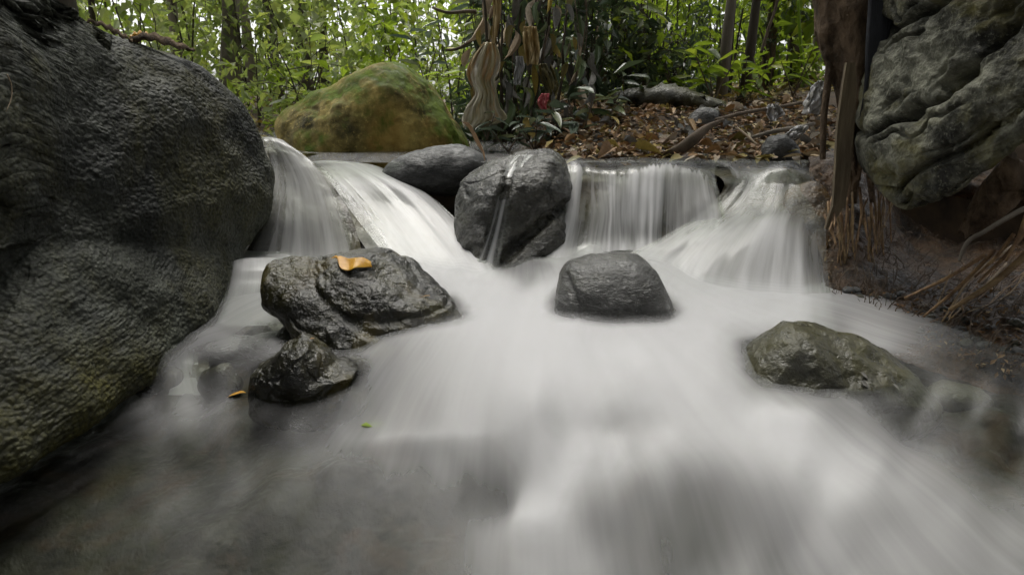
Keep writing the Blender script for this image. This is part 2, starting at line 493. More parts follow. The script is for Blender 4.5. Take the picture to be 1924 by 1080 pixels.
FOAM = [  # (px, py, how milky)
    (440, 495, .50), (480, 500, .55), (540, 500, .5), (640, 495, .6), (760, 500, .8), (860, 510, .9), (930, 520, .85), (1000, 515, .6), (960, 500, .45), (900, 540, .95), (960, 560, 1.0), (1020, 560, 1.0),
    (1060, 480, .6), (1010, 480, .5), (1100, 470, .6), (1130, 455, .75), (1200, 465, .85), (1250, 470, .8), (1200, 490, .75), (1280, 500, .72), (1290, 560, .9), (1330, 560, .85), (1340, 600, .97), (1420, 600, .85), (1500, 605, .85), (1550, 612, .5),
    (880, 590, .95), (1000, 620, 1.0), (900, 640, .90), (1150, 640, .95), (1300, 640, .95), (1380, 630, .8), (1390, 680, .75), (880, 670, .85), (1000, 690, .97), (1150, 680, 1.0), (1300, 700, .9),
    (800, 660, .70), (780, 690, .68), (720, 700, .52), (680, 720, .42), (640, 760, .30), (600, 780, .22), (700, 770, .45), (800, 760, .62), (900, 760, .78), (1000, 760, .88), (1100, 740, .9), (1200, 760, .85),
    (1150, 800, .68), (1200, 820, .68), (1050, 820, .74), (1300, 780, .82), (1380, 760, .85), (1450, 790, .9), (1500, 810, .88), (1420, 720, .55), (1480, 760, .62), (1560, 775, .5), (1560, 820, .68), (1620, 800, .5),
    (1650, 765, .25), (1700, 790, .2), (1800, 790, .15), (1900, 800, .0), (1650, 830, .55), (1750, 850, .4), (1850, 860, .10), (1900, 880, .06), (1700, 900, .6), (1800, 950, .5), (1900, 1000, .45), (1900, 930, .3), (1700, 1000, .55), (1850, 1070, .45), (1600, 1060, .5),
    (560, 800, .28), (640, 812, .5), (720, 825, .66), (800, 832, .72), (880, 838, .80), (960, 845, .88), (1030, 880, .95), (1080, 890, 1.0), (1150, 870, .9), (1230, 860, .78), (1320, 862, .70), (1420, 860, .8), (1500, 890, .8), (1560, 930, .74),
    (500, 800, .12), (470, 830, .12), (600, 860, .40), (700, 870, .42), (800, 880, .42), (880, 890, .38), (940, 905, .30), (955, 930, .30), (1010, 935, .85), (985, 970, .95), (1040, 980, .85), (1090, 940, .55), (1110, 980, .42),
    (1200, 920, .45), (1280, 920, .40), (1350, 930, .45), (1450, 920, .55), (1220, 990, .44), (1300, 980, .44), (1400, 990, .46), (1500, 980, .55), (1180, 1040, .40), (1260, 1030, .32), (1350, 1040, .42), (1450, 1050, .4), (1100, 1050, .55), (1400, 1076, .6), (1250, 1078, .35),
    (900, 1000, .45), (850, 1050, .35), (950, 1060, .45), (1020, 1050, .62), (700, 960, .30), (600, 940, .28), (750, 1020, .25), (650, 1060, .25), (500, 1000, .17), (450, 1060, .14), (560, 900, .34), (450, 900, .27), (350, 920, .22), (300, 940, .20), (200, 970, .13), (100, 1010, .08), (20, 1060, .07), (200, 1060, .09),
    (150, 900, .0), (250, 860, .03), (60, 930, .0), (0, 960, .0), (350, 850, .06), (420, 860, .14), (300, 830, .25), (340, 800, .35), (420, 765, .45), (350, 755, .5), (290, 750, .35), (250, 800, .12), (500, 760, .2), (540, 775, .1), (450, 800, .12),
    (430, 590, .5), (380, 610, .55), (340, 640, .5), (300, 665, .4), (450, 620, .45), (520, 600, .6), (480, 640, .35), (560, 610, .4), (560, 660, .5), (500, 665, .42), (420, 670, .4), (350, 680, .35), (300, 700, .3), (380, 720, .32), (400, 700, .15), (450, 720, .12), (330, 725, .35),
    (640, 655, .55), (700, 655, .6), (740, 665, .55), (660, 680, .4), (620, 640, .5),
    (1600, 640, .7), (1650, 655, .65), (1620, 665, .45), (1700, 690, .35), (1760, 700, .2), (1700, 715, .25), (1820, 700, .12), (1880, 720, .1), (1924, 740, .1), (1700, 742, .25), (1760, 748, .5), (1850, 754, .6), (1924, 762, .5), (1780, 740, .2), (1850, 742, .15), (1760, 762, .2), (1850, 770, .1), (1580, 620, .5), (1560, 640, .5),
    (-300, 1000, .0), (-300, 1200, .1), (300, 1250, .1), (900, 1250, .4), (1500, 1250, .4), (2100, 1200, .3), (2100, 950, .2), (2050, 780, .1)]
_fp = np.array([on_water(a, b) for a, b, _ in FOAM])
FOAM = [(a, b, c + (.08 if b > 900 and a > 850 and c > .1 else 0)) for a, b, c in FOAM]
foam_fn = rbf_fit(ground_param(_fp[:, 0], _fp[:, 1]), [c for *_, c in FOAM], 4e-3)

def fan_grid(u0, u1, y0, y1, nu, ny):
    u = np.linspace(u0, u1, nu)
    iy = np.linspace(1 / y0, 1 / y1, ny)
    U, IY = np.meshgrid(u, iy, indexing='ij')
    Y = 1 / IY
    return (U * Y).ravel(), Y.ravel()

HUMPS = [(1300, 930, .31, .15, .10, .030), (940, 925, .27, .07, .06, -.022), (760, 835, .32, .16, .03, .012), (1020, 900, .29, .05, .07, .014),
         (1500, 800, .36, .08, .05, .012), (1160, 800, .36, .10, .04, -.012), (1000, 985, .26, .05, .05, .018), (1600, 960, .29, .10, .05, .012), (620, 880, .29, .12, .03, .008), (560, 800, .31, .05, .02, .008)]
def smooth_fields(x, y):
    q = np.stack([x, y, np.zeros_like(x)], 1)
    z = water_z(x, y)
    # long low swells, drawn out along the flow, which fans out from the foot of the falls
    a = np.arctan2(x - 0.05, -(y - 2.9)); r = np.hypot(x - 0.05, y - 2.9)
    s = gnoise(np.stack([a * 9, r * 1.6, q[:, 2]], 1), 5) * 0.006 + gnoise(np.stack([a * 22, r * 3, q[:, 2]], 1), 6) * 0.0025
    for px, py, zz, rx, ry, hh in HUMPS:
        c = PZ(px, py, zz)
        s = s + hh * np.exp(-((x - c[0]) / rx) ** 2 - ((y - c[1]) / ry) ** 2)
    return z + s, np.stack([a * 1.1, r, np.zeros_like(a)], 1)

wx, wy = fan_grid(-0.95, 0.95, 0.72, 2.62, 420, 330)
wz, wflow = smooth_fields(wx, wy)
def milk(f):
    f = np.clip(f, 0, 1.2)
    f = 1.17 * f * f / (f + 0.24) * (0.70 + 0.27 * np.minimum(f, 1))
    return np.where(f < .7, f, .7 + .27 * np.tanh((f - .7) / .27))
wfoam = milk(foam_fn(ground_param(wx, wy)))
wfoam = wfoam + 0.10 * gnoise(np.stack([wflow[:, 0] * 8, wflow[:, 1] * 2.5, wx * 0], 1), 31) * (0.3 + wfoam)
wfoam = np.clip(np.where(wfoam < .7, wfoam, .7 + .27 * np.tanh((wfoam - .7) / .27)), 0, 1)
POOL = np.stack([wx, wy, wz], 1)
POOL_F = grid_faces(420, 330)

# stream bed: same course, a hand's depth lower, with stones
bx, by = fan_grid(-1.25, 1.25, 0.6, 2.9, 300, 260)
bq = np.stack([bx, by, bx * 0], 1)
f1, f2 = worley(bq * 5.5, 3)
bz = water_z(bx, by) - 0.108 + np.clip(0.55 - f1, 0, 1) * 0.07 + fbm(bq * 9, 4, 8) * 0.010
tag(mk('stream_bed', np.stack([bx, by, bz], 1), grid_faces(300, 260), M['bed'], origin=(0, 0, 0)), kind='structure')

# ------------------------------------------------------------------ falls: sheets lofted along their streamlines
SHEETS = []
def sheet(streams, foam, nu, nv, amp=0.35, ridge=0.008, rf=14, seed=0, ledge=True, back=(0, .042, -.034), edge=0.12, edges=(1, 1), fine=1.0, start=None, fingers=30, rag=.10):
    G = np.array([[P(*p) for p in s] for s in streams])
    S, K = G.shape[:2]
    L = loft(G, nu, nv)
    fo = loft(np.array(foam, float)[:, :, None], nu, nv)[:, :, 0]
    uu, vv = np.meshgrid(np.linspace(0, 1, nu), np.linspace(0, 1, nv), indexing='ij')
    wid = np.linalg.norm(np.diff(L, axis=0), axis=2).sum(0).mean()
    leng = np.concatenate([np.zeros((nu, 1)), np.cumsum(np.linalg.norm(np.diff(L, axis=1), axis=2), axis=1)], 1)
    q = np.stack([uu.ravel() * wid * rf + seed * 7, vv.ravel() * 0.8, uu.ravel() * 0], 1)
    rid = (gnoise(q, seed) + 0.5 * gnoise(q * np.array([2.3, 1, 1]), seed + 3)).reshape(nu, nv)
    q2 = q * np.array([3.6, 2.0, 1.0])
    rid2 = gnoise(q2, seed + 9).reshape(nu, nv)
    grow = np.minimum(1, vv * 3)
    W = L.copy()
    W[:, :, 1] -= rid * ridge * grow
    W[:, :, 2] += gnoise(np.stack([L[:, :, 0].ravel() * 5, L[:, :, 1].ravel() * 2, uu.ravel() * 0 + seed], 1), seed + 80).reshape(nu, nv) * 0.016 * (1 - vv) ** 2
    fo = fo + (rid * 0.30 + rid2 * 0.14) * amp * grow * (0.25 + np.clip(fo, 0, 1)) * fine
    e = np.ones((nu, nv))
    if edges[0]: e *= sstep(0, edge, uu)
    if edges[1]: e *= sstep(0, edge, 1 - uu)
    fo = np.clip(fo, 0, 1) ** 1.35 * e
    if start is not None:          # where the smooth lip first breaks into white, finger by finger
        un = np.linspace(0, 1, nu)
        st = np.interp(un, np.linspace(0, 1, len(start)), start) + rag * gnoise(np.stack([un * fingers, un * 0 + seed, un * 0], 1), seed + 60)
        fo = fo * sstep(0, .05, vv - st[:, None])
    flow = np.stack([uu * wid + seed * 3.1, leng, uu * 0], 2)
    SHEETS.append(dict(V=W.reshape(-1, 3), F=grid_faces(nu, nv), foam=fo.ravel(), flow=flow.reshape(-1, 3), streak=np.full(nu * nv, amp * 0.55)))
    if ledge:
        R = loft(G, nu // 2, nv // 2)
        # carry the rock a little wider than the water and down below the pool
        ext = np.concatenate([R[:1] * 1 + (R[:1] - R[3:4]) * 1.2, R, R[-1:] + (R[-1:] - R[-4:-3]) * 1.2], 0)
        low = ext[:, -1:].copy(); low[:, :, 2] -= 0.14; low[:, :, 1] -= 0.03
        top = ext[:, :1].copy(); top[:, :, 1] += 0.45; top[:, :, 2] -= 0.05
        ext = np.concatenate([top, ext, low], 1)
        V = ext.reshape(-1, 3) + np.array(back)
        V[:, 1] += fbm(V * 8, 4, seed + 40) * 0.014
        V[:, 2] += fbm(V * 6 + 9, 3, seed + 44) * 0.006
        tag(mk('rock_ledge', V, grid_faces(ext.shape[0], ext.shape[1]), M['ledge']), kind='structure')

# left fall, squeezed between the big boulder and the lip, fanning as it drops
sheet([[(490, 262, 2.85), (494, 264, 2.75), (506, 300, 2.70), (508, 345, 2.62), (492, 410, 2.50), (455, 488, 2.42), (450, 500, 2.30)],
       [(505, 261, 2.85), (508, 264, 2.75), (526, 300, 2.70), (540, 345, 2.62), (540, 410, 2.50), (535, 490, 2.40), (530, 505, 2.30)],
       [(520, 262, 2.85), (524, 266, 2.75), (556, 296, 2.70), (582, 345, 2.62), (598, 410, 2.50), (606, 490, 2.38), (606, 505, 2.30)],
       [(534, 265, 2.85), (540, 270, 2.75), (584, 302, 2.70), (622, 350, 2.62), (648, 410, 2.50), (668, 488, 2.36), (672, 505, 2.30)]],
      [[.25, .25, .30, .30, .10, .12, .3], [.35, .40, .45, .62, .55, .62, .7], [.5, .62, .75, .62, .60, .75, .8], [.4, .45, .55, .62, .65, .8, .85]],
      90, 120, 0.9, 0.012, 9, 1, edge=0.10)
# middle chute sweeping down to the right
sheet([[(560, 305, 3.15), (590, 312, 2.95), (625, 350, 2.80), (662, 400, 2.66), (700, 450, 2.50), (735, 492, 2.36), (740, 510, 2.26)],
       [(620, 300, 3.15), (650, 310, 2.95), (705, 345, 2.80), (755, 395, 2.66), (800, 450, 2.48), (838, 500, 2.32), (850, 520, 2.22)],
       [(690, 306, 3.15), (705, 318, 2.95), (760, 350, 2.80), (812, 398, 2.66), (855, 450, 2.48), (892, 505, 2.30), (905, 525, 2.20)],
       [(745, 325, 3.15), (765, 345, 2.95), (805, 365, 2.80), (850, 405, 2.66), (892, 450, 2.48), (930, 505, 2.30), (945, 530, 2.20)]],
      [[.2, .35, .30, .10, .22, .7, .9], [.5, .72, .75, .62, .66, .85, .95], [.5, .62, .68, .60, .75, .9, .97], [.2, .5, .66, .66, .62, .6, .7]],
      110, 120, 0.7, 0.014, 7, 2, edge=0.10)
# right: curtains over the mossy lip
sheet([[(1048, 300, 2.90), (1052, 306, 2.74), (1056, 320, 2.64), (1050, 350, 2.58), (1040, 400, 2.52), (1015, 455, 2.42), (1000, 490, 2.34)],
       [(1085, 298, 2.90), (1086, 298, 2.74), (1088, 318, 2.63), (1086, 350, 2.57), (1080, 400, 2.50), (1070, 455, 2.42), (1060, 495, 2.32)],
       [(1125, 300, 2.90), (1128, 313, 2.74), (1130, 322, 2.63), (1133, 350, 2.58), (1136, 400, 2.50), (1130, 445, 2.44), (1128, 475, 2.38)],
       [(1170, 298, 2.90), (1170, 311, 2.74), (1170, 320, 2.62), (1168, 350, 2.56), (1166, 400, 2.50), (1168, 440, 2.45), (1168, 470, 2.40)],
       [(1215, 296, 2.90), (1216, 300, 2.74), (1218, 316, 2.61), (1216, 350, 2.55), (1214, 400, 2.49), (1212, 440, 2.44), (1212, 470, 2.39)],
       [(1258, 296, 2.90), (1258, 297, 2.74), (1258, 316, 2.61), (1256, 350, 2.55), (1254, 400, 2.49), (1252, 440, 2.44), (1252, 470, 2.39)],
       [(1305, 298, 2.90), (1304, 304, 2.74), (1302, 320, 2.62), (1304, 350, 2.56), (1308, 385, 2.50), (1310, 420, 2.46), (1310, 455, 2.40)],
       [(1350, 300, 2.90), (1346, 317, 2.74), (1344, 328, 2.63), (1350, 352, 2.57), (1356, 375, 2.52), (1362, 400, 2.47), (1365, 440, 2.40)]],
      [[.0, .03, .15, .30, .35, .45, .6], [.0, .1, .60, .75, .70, .72, .7], [.0, .1, .40, .50, .52, .5, .7], [.0, .1, .50, .72, .68, .50, .85],
       [.0, .1, .72, .80, .66, .48, .9], [.0, .1, .78, .82, .68, .46, .9], [.0, .1, .72, .80, .80, .85, .9], [.0, .02, .0, .05, .5, .8, .85]],
      240, 120, 1.7, 0.020, 15, 3, edge=0.05, start=[.36, .27, .33, .36, .28, .25, .30, .42], fingers=44, rag=.09)
# right: smooth water sliding over the slab, then breaking into a fan
sheet([[(1330, 300, 2.90), (1372, 322, 2.66), (1368, 350, 2.60), (1325, 395, 2.52), (1255, 440, 2.42), (1180, 478, 2.32), (1110, 520, 2.20)],
       [(1390, 300, 2.90), (1410, 327, 2.68), (1405, 355, 2.58), (1370, 400, 2.48), (1320, 440, 2.38), (1262, 500, 2.26), (1225, 560, 2.10)],
       [(1440, 300, 2.90), (1448, 313, 2.66), (1446, 350, 2.56), (1428, 395, 2.45), (1395, 430, 2.34), (1340, 500, 2.20), (1310, 575, 2.06)],
       [(1480, 300, 2.90), (1482, 307, 2.64), (1478, 350, 2.54), (1468, 392, 2.42), (1452, 425, 2.31), (1432, 505, 2.16), (1420, 605, 2.00)],
       [(1510, 302, 2.90), (1508, 318, 2.62), (1510, 355, 2.52), (1508, 400, 2.40), (1500, 445, 2.28), (1500, 520, 2.12), (1505, 615, 1.96)],
       [(1530, 305, 2.90), (1530, 330, 2.60), (1545, 370, 2.50), (1550, 420, 2.38), (1552, 470, 2.26), (1560, 550, 2.08), (1585, 635, 1.90)]],
      [[.0, .4, .22, .20, .36, .6, .8], [.0, .15, .20, .26, .46, .78, .97], [.0, .05, .14, .24, .66, .78, .97], [.0, .03, .14, .20, .84, .72, .95],
       [.0, .02, .08, .10, .50, .66, .92], [.0, .03, .12, .15, .12, .15, .4]],
      200, 130, 1.0, 0.013, 12, 4, edge=0.06, back=(0, .042, -.036))
# left: the two small steps under the big boulder
sheet([[(425, 486, 2.45), (432, 494, 2.20), (426, 530, 2.10), (412, 575, 2.02), (398, 610, 1.96)],
       [(470, 486, 2.45), (472, 492, 2.20), (470, 530, 2.09), (462, 575, 2.01), (455, 612, 1.94)],
       [(530, 486, 2.45), (528, 494, 2.20), (522, 530, 2.10), (515, 575, 2.02), (512, 612, 1.95)]],
      [[.4, .35, .40, .45, .5], [.5, .62, .60, .5, .5], [.4, .45, .40, .35, .5]], 60, 70, 0.6, 0.008, 9, 5)
sheet([[(280, 655, 1.86), (272, 672, 1.79), (268, 705, 1.74), (262, 738, 1.68)],
       [(320, 655, 1.86), (318, 675, 1.78), (322, 708, 1.73), (326, 742, 1.66)],
       [(372, 660, 1.86), (372, 680, 1.78), (380, 710, 1.73), (392, 742, 1.66)]],
      [[.35, .3, .15, .15], [.4, .45, .40, .35], [.4, .35, .2, .3]], 60, 50, 0.8, 0.006, 12, 6, back=(0, .02, -.02))
# ------------------------------------------------------------------ rocks
_ico = {}
def ico(level):
    if level not in _ico:
        import bmesh
        bm = bmesh.new()
        bmesh.ops.create_icosphere(bm, subdivisions=level, radius=1.0)
        V = np.array([v.co[:] for v in bm.verts]); F = np.array([[v.index for v in f.verts] for f in bm.faces])
        bm.free(); _ico[level] = (V / np.linalg.norm(V, axis=1, keepdims=True), F)
    return _ico[level]

ROCKS = []
def refine(V, F, D):
    """split in four the faces that are turned to the viewer inside the frame"""
    N = normals(V, F); d = V - np.array((0, 0, CAM_Z))
    w = d[:, 1] * CA - d[:, 2] * SA; h = d[:, 1] * SA + d[:, 2] * CA
    px = 962 + FPX * d[:, 0] / w; py = 540 - FPX * h / w
    ok = (px > -90) & (px < 2010) & (py > -90) & (py < 1100) & (w > .1) & ((N * d).sum(1) < 0.45 * np.linalg.norm(d, axis=1))
    m = ok[F].any(1); A = F[m]
    E = np.sort(np.concatenate([A[:, [0, 1]], A[:, [1, 2]], A[:, [2, 0]]]), 1)
    key = E[:, 0].astype(np.int64) * len(V) + E[:, 1]
    u, inv = np.unique(key, return_inverse=True)
    mid = 0.5 * (V[u // len(V)] + V[u % len(V)]); dm = 0.5 * (D[u // len(V)] + D[u % len(V)])
    n = len(A); a, b, c = inv[:n] + len(V), inv[n:2 * n] + len(V), inv[2 * n:] + len(V)
    new = np.concatenate([np.stack([A[:, 0], a, c], 1), np.stack([a, A[:, 1], b], 1), np.stack([c, b, A[:, 2]], 1), np.stack([a, b, c], 1)])
    return np.concatenate([V, mid]), np.concatenate([F[~m], new]), np.concatenate([D, dm])
def rock(name, label, outline, center, front, back, mat, level=6, pf=0.85, pd=0.9, disp=None, bulge=(0, -1, 0), cat='boulder', kind=None, group=None, fine=0):
    """solid rock: its widest section follows the outline, then it swells towards and away from the viewer"""
    O = np.array([P(*p) for p in outline]); C = P(*center)
    R = O - C
    ang = np.arctan2(R[:, 2], R[:, 0])
    order = np.argsort(ang); ang, R = ang[order], R[order]
    n = len(ang)
    rad = np.concatenate([R, R, R]); an = np.concatenate([ang - 2 * math.pi, ang, ang + 2 * math.pi])
    D, F = ico(level)
    a = np.arctan2(D[:, 2], D[:, 0]); s = np.sqrt(D[:, 0] ** 2 + D[:, 2] ** 2)
    k = np.clip(np.searchsorted(an, a) - 1, 0, len(an) - 2)
    t = (a - an[k]) / (an[k + 1] - an[k] + 1e-9)
    plane = cr(rad, k + t)
    # keep the angle true while the length is smoothed
    ln = np.hypot(plane[:, 0], plane[:, 2])
    plane = np.stack([np.cos(a) * ln, plane[:, 1], np.sin(a) * ln], 1)
    b = np.array(bulge, float); b /= np.linalg.norm(b)
    dep = np.sign(-D[:, 1]) * np.abs(D[:, 1]) ** pd * np.where(D[:, 1] < 0, front, back)
    V = C + plane * (s ** pf)[:, None] + dep[:, None] * b
    for _ in range(fine): V, F, D = refine(V, F, D)
    if disp: V = disp(V, F, D)
    o = mk(name, V, F, mat)
    if kind: tag(o, kind=kind)
    else: tag(o, label, cat, group)
    ROCKS.append((V, F))
    return o

def d_basic(amp, freq, seed, cracks=0.0, ridged=0.0, octs=5):
    def f(V, F, D):
        N = normals(V, F)
        h = fbm(V * freq, octs, seed) * amp
        if ridged: h += (0.5 - np.abs(gnoise(V * freq * 1.7, seed + 20))) * ridged
        if cracks:
            f1, f2 = worley(V * freq * 0.9 + fbm(V * freq * 2, 2, seed)[:, None] * 0.25, seed + 7)
            h -= np.exp(-((f2 - f1) / 0.07) ** 2) * cracks
        return V + N * h[:, None]
    return f

def d_facets(n, seed, base, hard=0.8, q=0.93):
    """flat broken faces: everything beyond a few random planes is pressed back"""
    def f(V, F, D):
        rng = np.random.default_rng(seed); c = V.mean(0)
        for _ in range(n):
            a = rng.normal(0, 1, 3); a /= np.linalg.norm(a)
            p = (V - c) @ a; lim = np.quantile(p, q * rng.uniform(.94, 1.03) if q * 1.03 < 1 else q)
            V = V - a * (np.maximum(p - lim, 0) * hard)[:, None]
        return base(V, F, D)
    return f

def d_creases(lines, base):
    """folds pressed into the rock along given lines (x, z seen from the stream), on top of the base relief"""
    def f(V, F, D):
        V = base(V, F, D); N = normals(V, F)
        w = np.stack([V[:, 0], V[:, 2]], 1) + np.stack([gnoise(V * 14, 70), gnoise(V * 14, 71)], 1) * 0.008
        h = np.zeros(len(V))
        for pts, wid, dep in lines:
            Q = np.array([P(*p) for p in pts])[:, [0, 2]]
            best = np.full(len(V), 9.0)
            for a, b in zip(Q[:-1], Q[1:]):
                t = np.clip(((w - a) @ (b - a)) / ((b - a) @ (b - a)), 0, 1)
                best = np.minimum(best, np.linalg.norm(w - (a + t[:, None] * (b - a)), axis=1))
            h -= np.exp(-(best / wid) ** 2) * dep
        return V + N * (h * sstep(.0, -.3, D[:, 1]))[:, None]
    return f

def d_knobbly(V, F, D):
    N = normals(V, F)
    V = V + N * (fbm(V * 2.2, 3, 11) * 0.030)[:, None]
    N = normals(V, F)
    w = V + np.stack([fbm(V * 12, 2, 61), fbm(V * 12, 2, 62), fbm(V * 12, 2, 63)], 1) * 0.012
    f1, _ = worley(w * 80, 12)
    g1, _ = worley(w * 34, 13)
    h = (0.5 - f1) * 0.0056 + (0.5 - g1) * 0.0014 + fbm(V * 6, 5, 14) * 0.017
    h = h * (0.15 + 0.85 * sstep(.02, .35, np.abs(D[:, 1])))
    return V + N * h[:, None]

def d_grooved(V, F, D):
    N = normals(V, F)
    # beds run up to the right
    e1 = np.array((0.50, -0.2, 0.86)); e1 /= np.linalg.norm(e1)
    e2 = np.array((-0.86, 0.1, 0.50)); e3 = np.cross(e1, e2)
    warp = fbm(V * 3.0, 3, 21) * 0.34 + fbm(V * 10, 2, 22) * 0.10
    b = V @ e2 * 8.5 + warp + 0.25
    deep = 0.5 + 0.5 * sstep(-.25, .35, gnoise(np.stack([V @ e1 * 2.5, np.round(b) * 3.7, b * 0], 1), 23))
    h = -np.exp(-(np.sin(np.pi * b) / 0.20) ** 2) * 0.085 * deep
    b2 = V @ e2 * 17 + warp * 3.2
    h -= np.exp(-(np.sin(np.pi * b2) / 0.24) ** 2) * 0.024 * sstep(-.2, .3, gnoise(V * 5, 25))
    f1, _ = worley(V * np.array([9, 9, 9]) + fbm(V * 10, 2, 28)[:, None] * .5, 26)
    h -= np.exp(-(f1 / 0.24) ** 2) * 0.030
    h += fbm(V * 4, 3, 27) * 0.02 + fbm(V * 26, 4, 29) * 0.008 + (0.4 - np.abs(gnoise(V * 11, 30))) * 0.022
    h = h * (0.25 + 0.75 * sstep(.02, .30, np.abs(D[:, 1])))
    return V + N * h[:, None]

rock('mossy_boulder', 'huge dark boulder crusted with lichen filling the left side above the stream',
     [(-420, -330, 1.45), (-120, -150, 1.62), (60, -25, 1.85), (130, 12, 1.98), (205, 62, 2.12), (290, 92, 2.26), (365, 112, 2.38), (430, 165, 2.50), (472, 225, 2.58), (500, 285, 2.62), (519, 330, 2.62),
      (505, 400, 2.55), (470, 452, 2.45), (445, 505, 2.28), (415, 580, 2.05), (345, 660, 1.84), (275, 715, 1.66), (155, 792, 1.44), (25, 885, 1.24), (-200, 1030, 1.05), (-420, 1080, .98), (-560, 500, 1.02), (-520, -60, 1.2)],
     (60, 420, 1.72), 0.20, 0.75, M['boulder_l'], 7, 0.88, 1.0, d_knobbly, bulge=(0.62, -0.78, -0.05), fine=2)
rock('grooved_boulder', 'great grey green boulder with deep slanting grooves and pits overhanging the right bank',
     [(1668, -60, 2.30), (1645, 60, 2.30), (1632, 130, 2.28), (1624, 200, 2.25), (1618, 270, 2.20), (1636, 335, 2.15), (1690, 388, 2.08), (1752, 370, 2.0), (1830, 315, 1.88), (1924, 240, 1.75), (2150, 80, 1.55),
      (2500, -100, 1.4), (2600, -500, 1.4), (2150, -650, 1.7), (1760, -380, 2.15)],
     (1925, 40, 1.84), 0.20, 0.8, M['boulder_r'], 7, 0.78, 0.9, d_grooved, bulge=(-0.25, -0.95, -0.15), fine=3)
rock('yellow_boulder', 'rounded ochre yellow boulder capped with green moss behind the left falls',
     [(505, 268, 3.8), (530, 225, 3.8), (582, 190, 3.8), (640, 165, 3.8), (685, 137, 3.8), (730, 126, 3.8), (768, 130, 3.8), (805, 158, 3.8), (838, 205, 3.8), (866, 240, 3.8), (884, 275, 3.8), (880, 330, 3.8), (740, 360, 3.8), (600, 350, 3.8), (535, 310, 3.8)],
     (715, 240, 3.8), 0.42, 0.5, M['boulder_y'], 7, 0.80, 0.95, d_facets(8, 7, lambda V, F, D: (lambda W: W + normals(W, F) * ((.5 - worley(W * 16, 32)[0]) * .014 * sstep(-.1, .3, gnoise(W * 3, 33)))[:, None])(d_basic(0.045, 2.6, 31, cracks=0.004)(V, F, D)), .5))
rock('flat_grey_rock', 'smooth low grey rock wedged beside the foot of the yellow boulder',
     [(722, 330, 2.98), (745, 300, 2.98), (785, 284, 2.98), (835, 273, 2.98), (885, 280, 2.98), (916, 302, 2.98), (905, 340, 2.98), (860, 365, 2.98), (790, 362, 2.98), (735, 350, 2.98)],
     (825, 320, 2.98), 0.16, 0.2, M['rock_g'], 6, 0.85, 0.9, d_basic(0.012, 6, 32))
rock('wet_rock', 'tall dark wet rock with a thin thread of water running down it',
     [(848, 410, 2.58), (866, 345, 2.60), (900, 305, 2.62), (950, 293, 2.62), (1000, 288, 2.62), (1042, 290, 2.62), (1066, 325, 2.62), (1068, 400, 2.58), (1058, 460, 2.52), (1030, 530, 2.45), (940, 570, 2.40), (870, 530, 2.45), (850, 470, 2.52)],
     (965, 405, 2.62), 0.20, 0.3, M['rock_run'], 7, 0.62, 0.8, d_creases([([(1064, 392, 2.4), (1010, 425, 2.4), (962, 470, 2.35), (930, 520, 2.3)], .016, .035), ([(960, 300, 2.5), (950, 360, 2.42), (935, 430, 2.38), (915, 500, 2.35)], .022, .022)], d_facets(10, 4, d_basic(0.020, 5.0, 33, ridged=0.010, cracks=0.006), .6)))
rock('leaf_topped_rock', 'large glossy wet rock with an orange leaf on its top',
     [(497, 525, 1.92), (508, 500, 1.95), (550, 482, 1.98), (610, 481, 1.98), (665, 473, 1.98), (735, 480, 1.98), (795, 508, 1.96), (850, 545, 1.93), (890, 590, 1.90), (925, 628, 1.86), (905, 675, 1.82), (760, 700, 1.78), (640, 680, 1.78), (570, 630, 1.82), (525, 580, 1.88), (500, 555, 1.90)],
     (690, 570, 1.92), 0.16, 0.20, M['rock_wet'], 7, 0.80, 0.85, d_creases([([(552, 486, 1.8), (590, 540, 1.8), (622, 580, 1.78), (700, 622, 1.75), (760, 645, 1.75)], .009, .010),
      ([(628, 500, 1.8), (600, 530, 1.8), (560, 500, 1.8)], .012, .004), ([(655, 590, 1.78), (720, 606, 1.75), (790, 600, 1.75), (850, 575, 1.8)], .010, .009),
      ([(700, 520, 1.8), (745, 560, 1.78), (800, 560, 1.78)], .02, .006)], d_facets(12, 3, d_basic(0.015, 6.5, 34, cracks=0.004, ridged=0.010, octs=6), .6)))
rock('round_rock', 'rounded dark grey rock standing alone in the middle of the white pool',
     [(1043, 610, 1.90), (1048, 560, 1.90), (1062, 508, 1.90), (1100, 491, 1.90), (1145, 485, 1.90), (1195, 488, 1.90), (1232, 510, 1.90), (1252, 550, 1.90), (1265, 610, 1.90), (1255, 680, 1.90), (1150, 700, 1.90), (1050, 680, 1.90)],
     (1153, 585, 1.92), 0.15, 0.2, M['rock_round'], 7, 0.70, 0.8, d_creases([([(1062, 515, 1.8), (1082, 560, 1.78), (1090, 610, 1.76)], .012, .010)], d_facets(10, 8, d_basic(0.010, 6, 35, ridged=0.008), .6)))
rock('peaked_rock', 'small pointed wet brown rock left of the foam in front of the leaf topped rock',
     [(440, 752, 1.58), (462, 712, 1.58), (515, 668, 1.58), (556, 640, 1.58), (580, 628, 1.58), (604, 645, 1.58), (628, 682, 1.58), (680, 694, 1.58), (678, 712, 1.58), (655, 750, 1.58), (610, 810, 1.58), (490, 820, 1.58)],
     (560, 722, 1.58), 0.10, 0.12, M['rock_wet'], 7, 0.85, 0.9, d_facets(16, 5, d_basic(0.009, 9, 36, cracks=0.004, ridged=0.006), .8, .945))
rock('low_mossy_rock', 'low olive mossy rock washed by foam beside the right shallows',
     [(1398, 690, 1.52), (1420, 645, 1.54), (1470, 616, 1.56), (1530, 616, 1.58), (1600, 634, 1.56), (1668, 668, 1.52), (1735, 722, 1.48), (1750, 790, 1.46), (1560, 850, 1.44), (1420, 800, 1.46)],
     (1565, 712, 1.51), 0.09, 0.17, M['rock_moss'], 7, 0.74, 0.85, d_facets(8, 6, d_basic(0.012, 9, 37, ridged=0.008), .5))
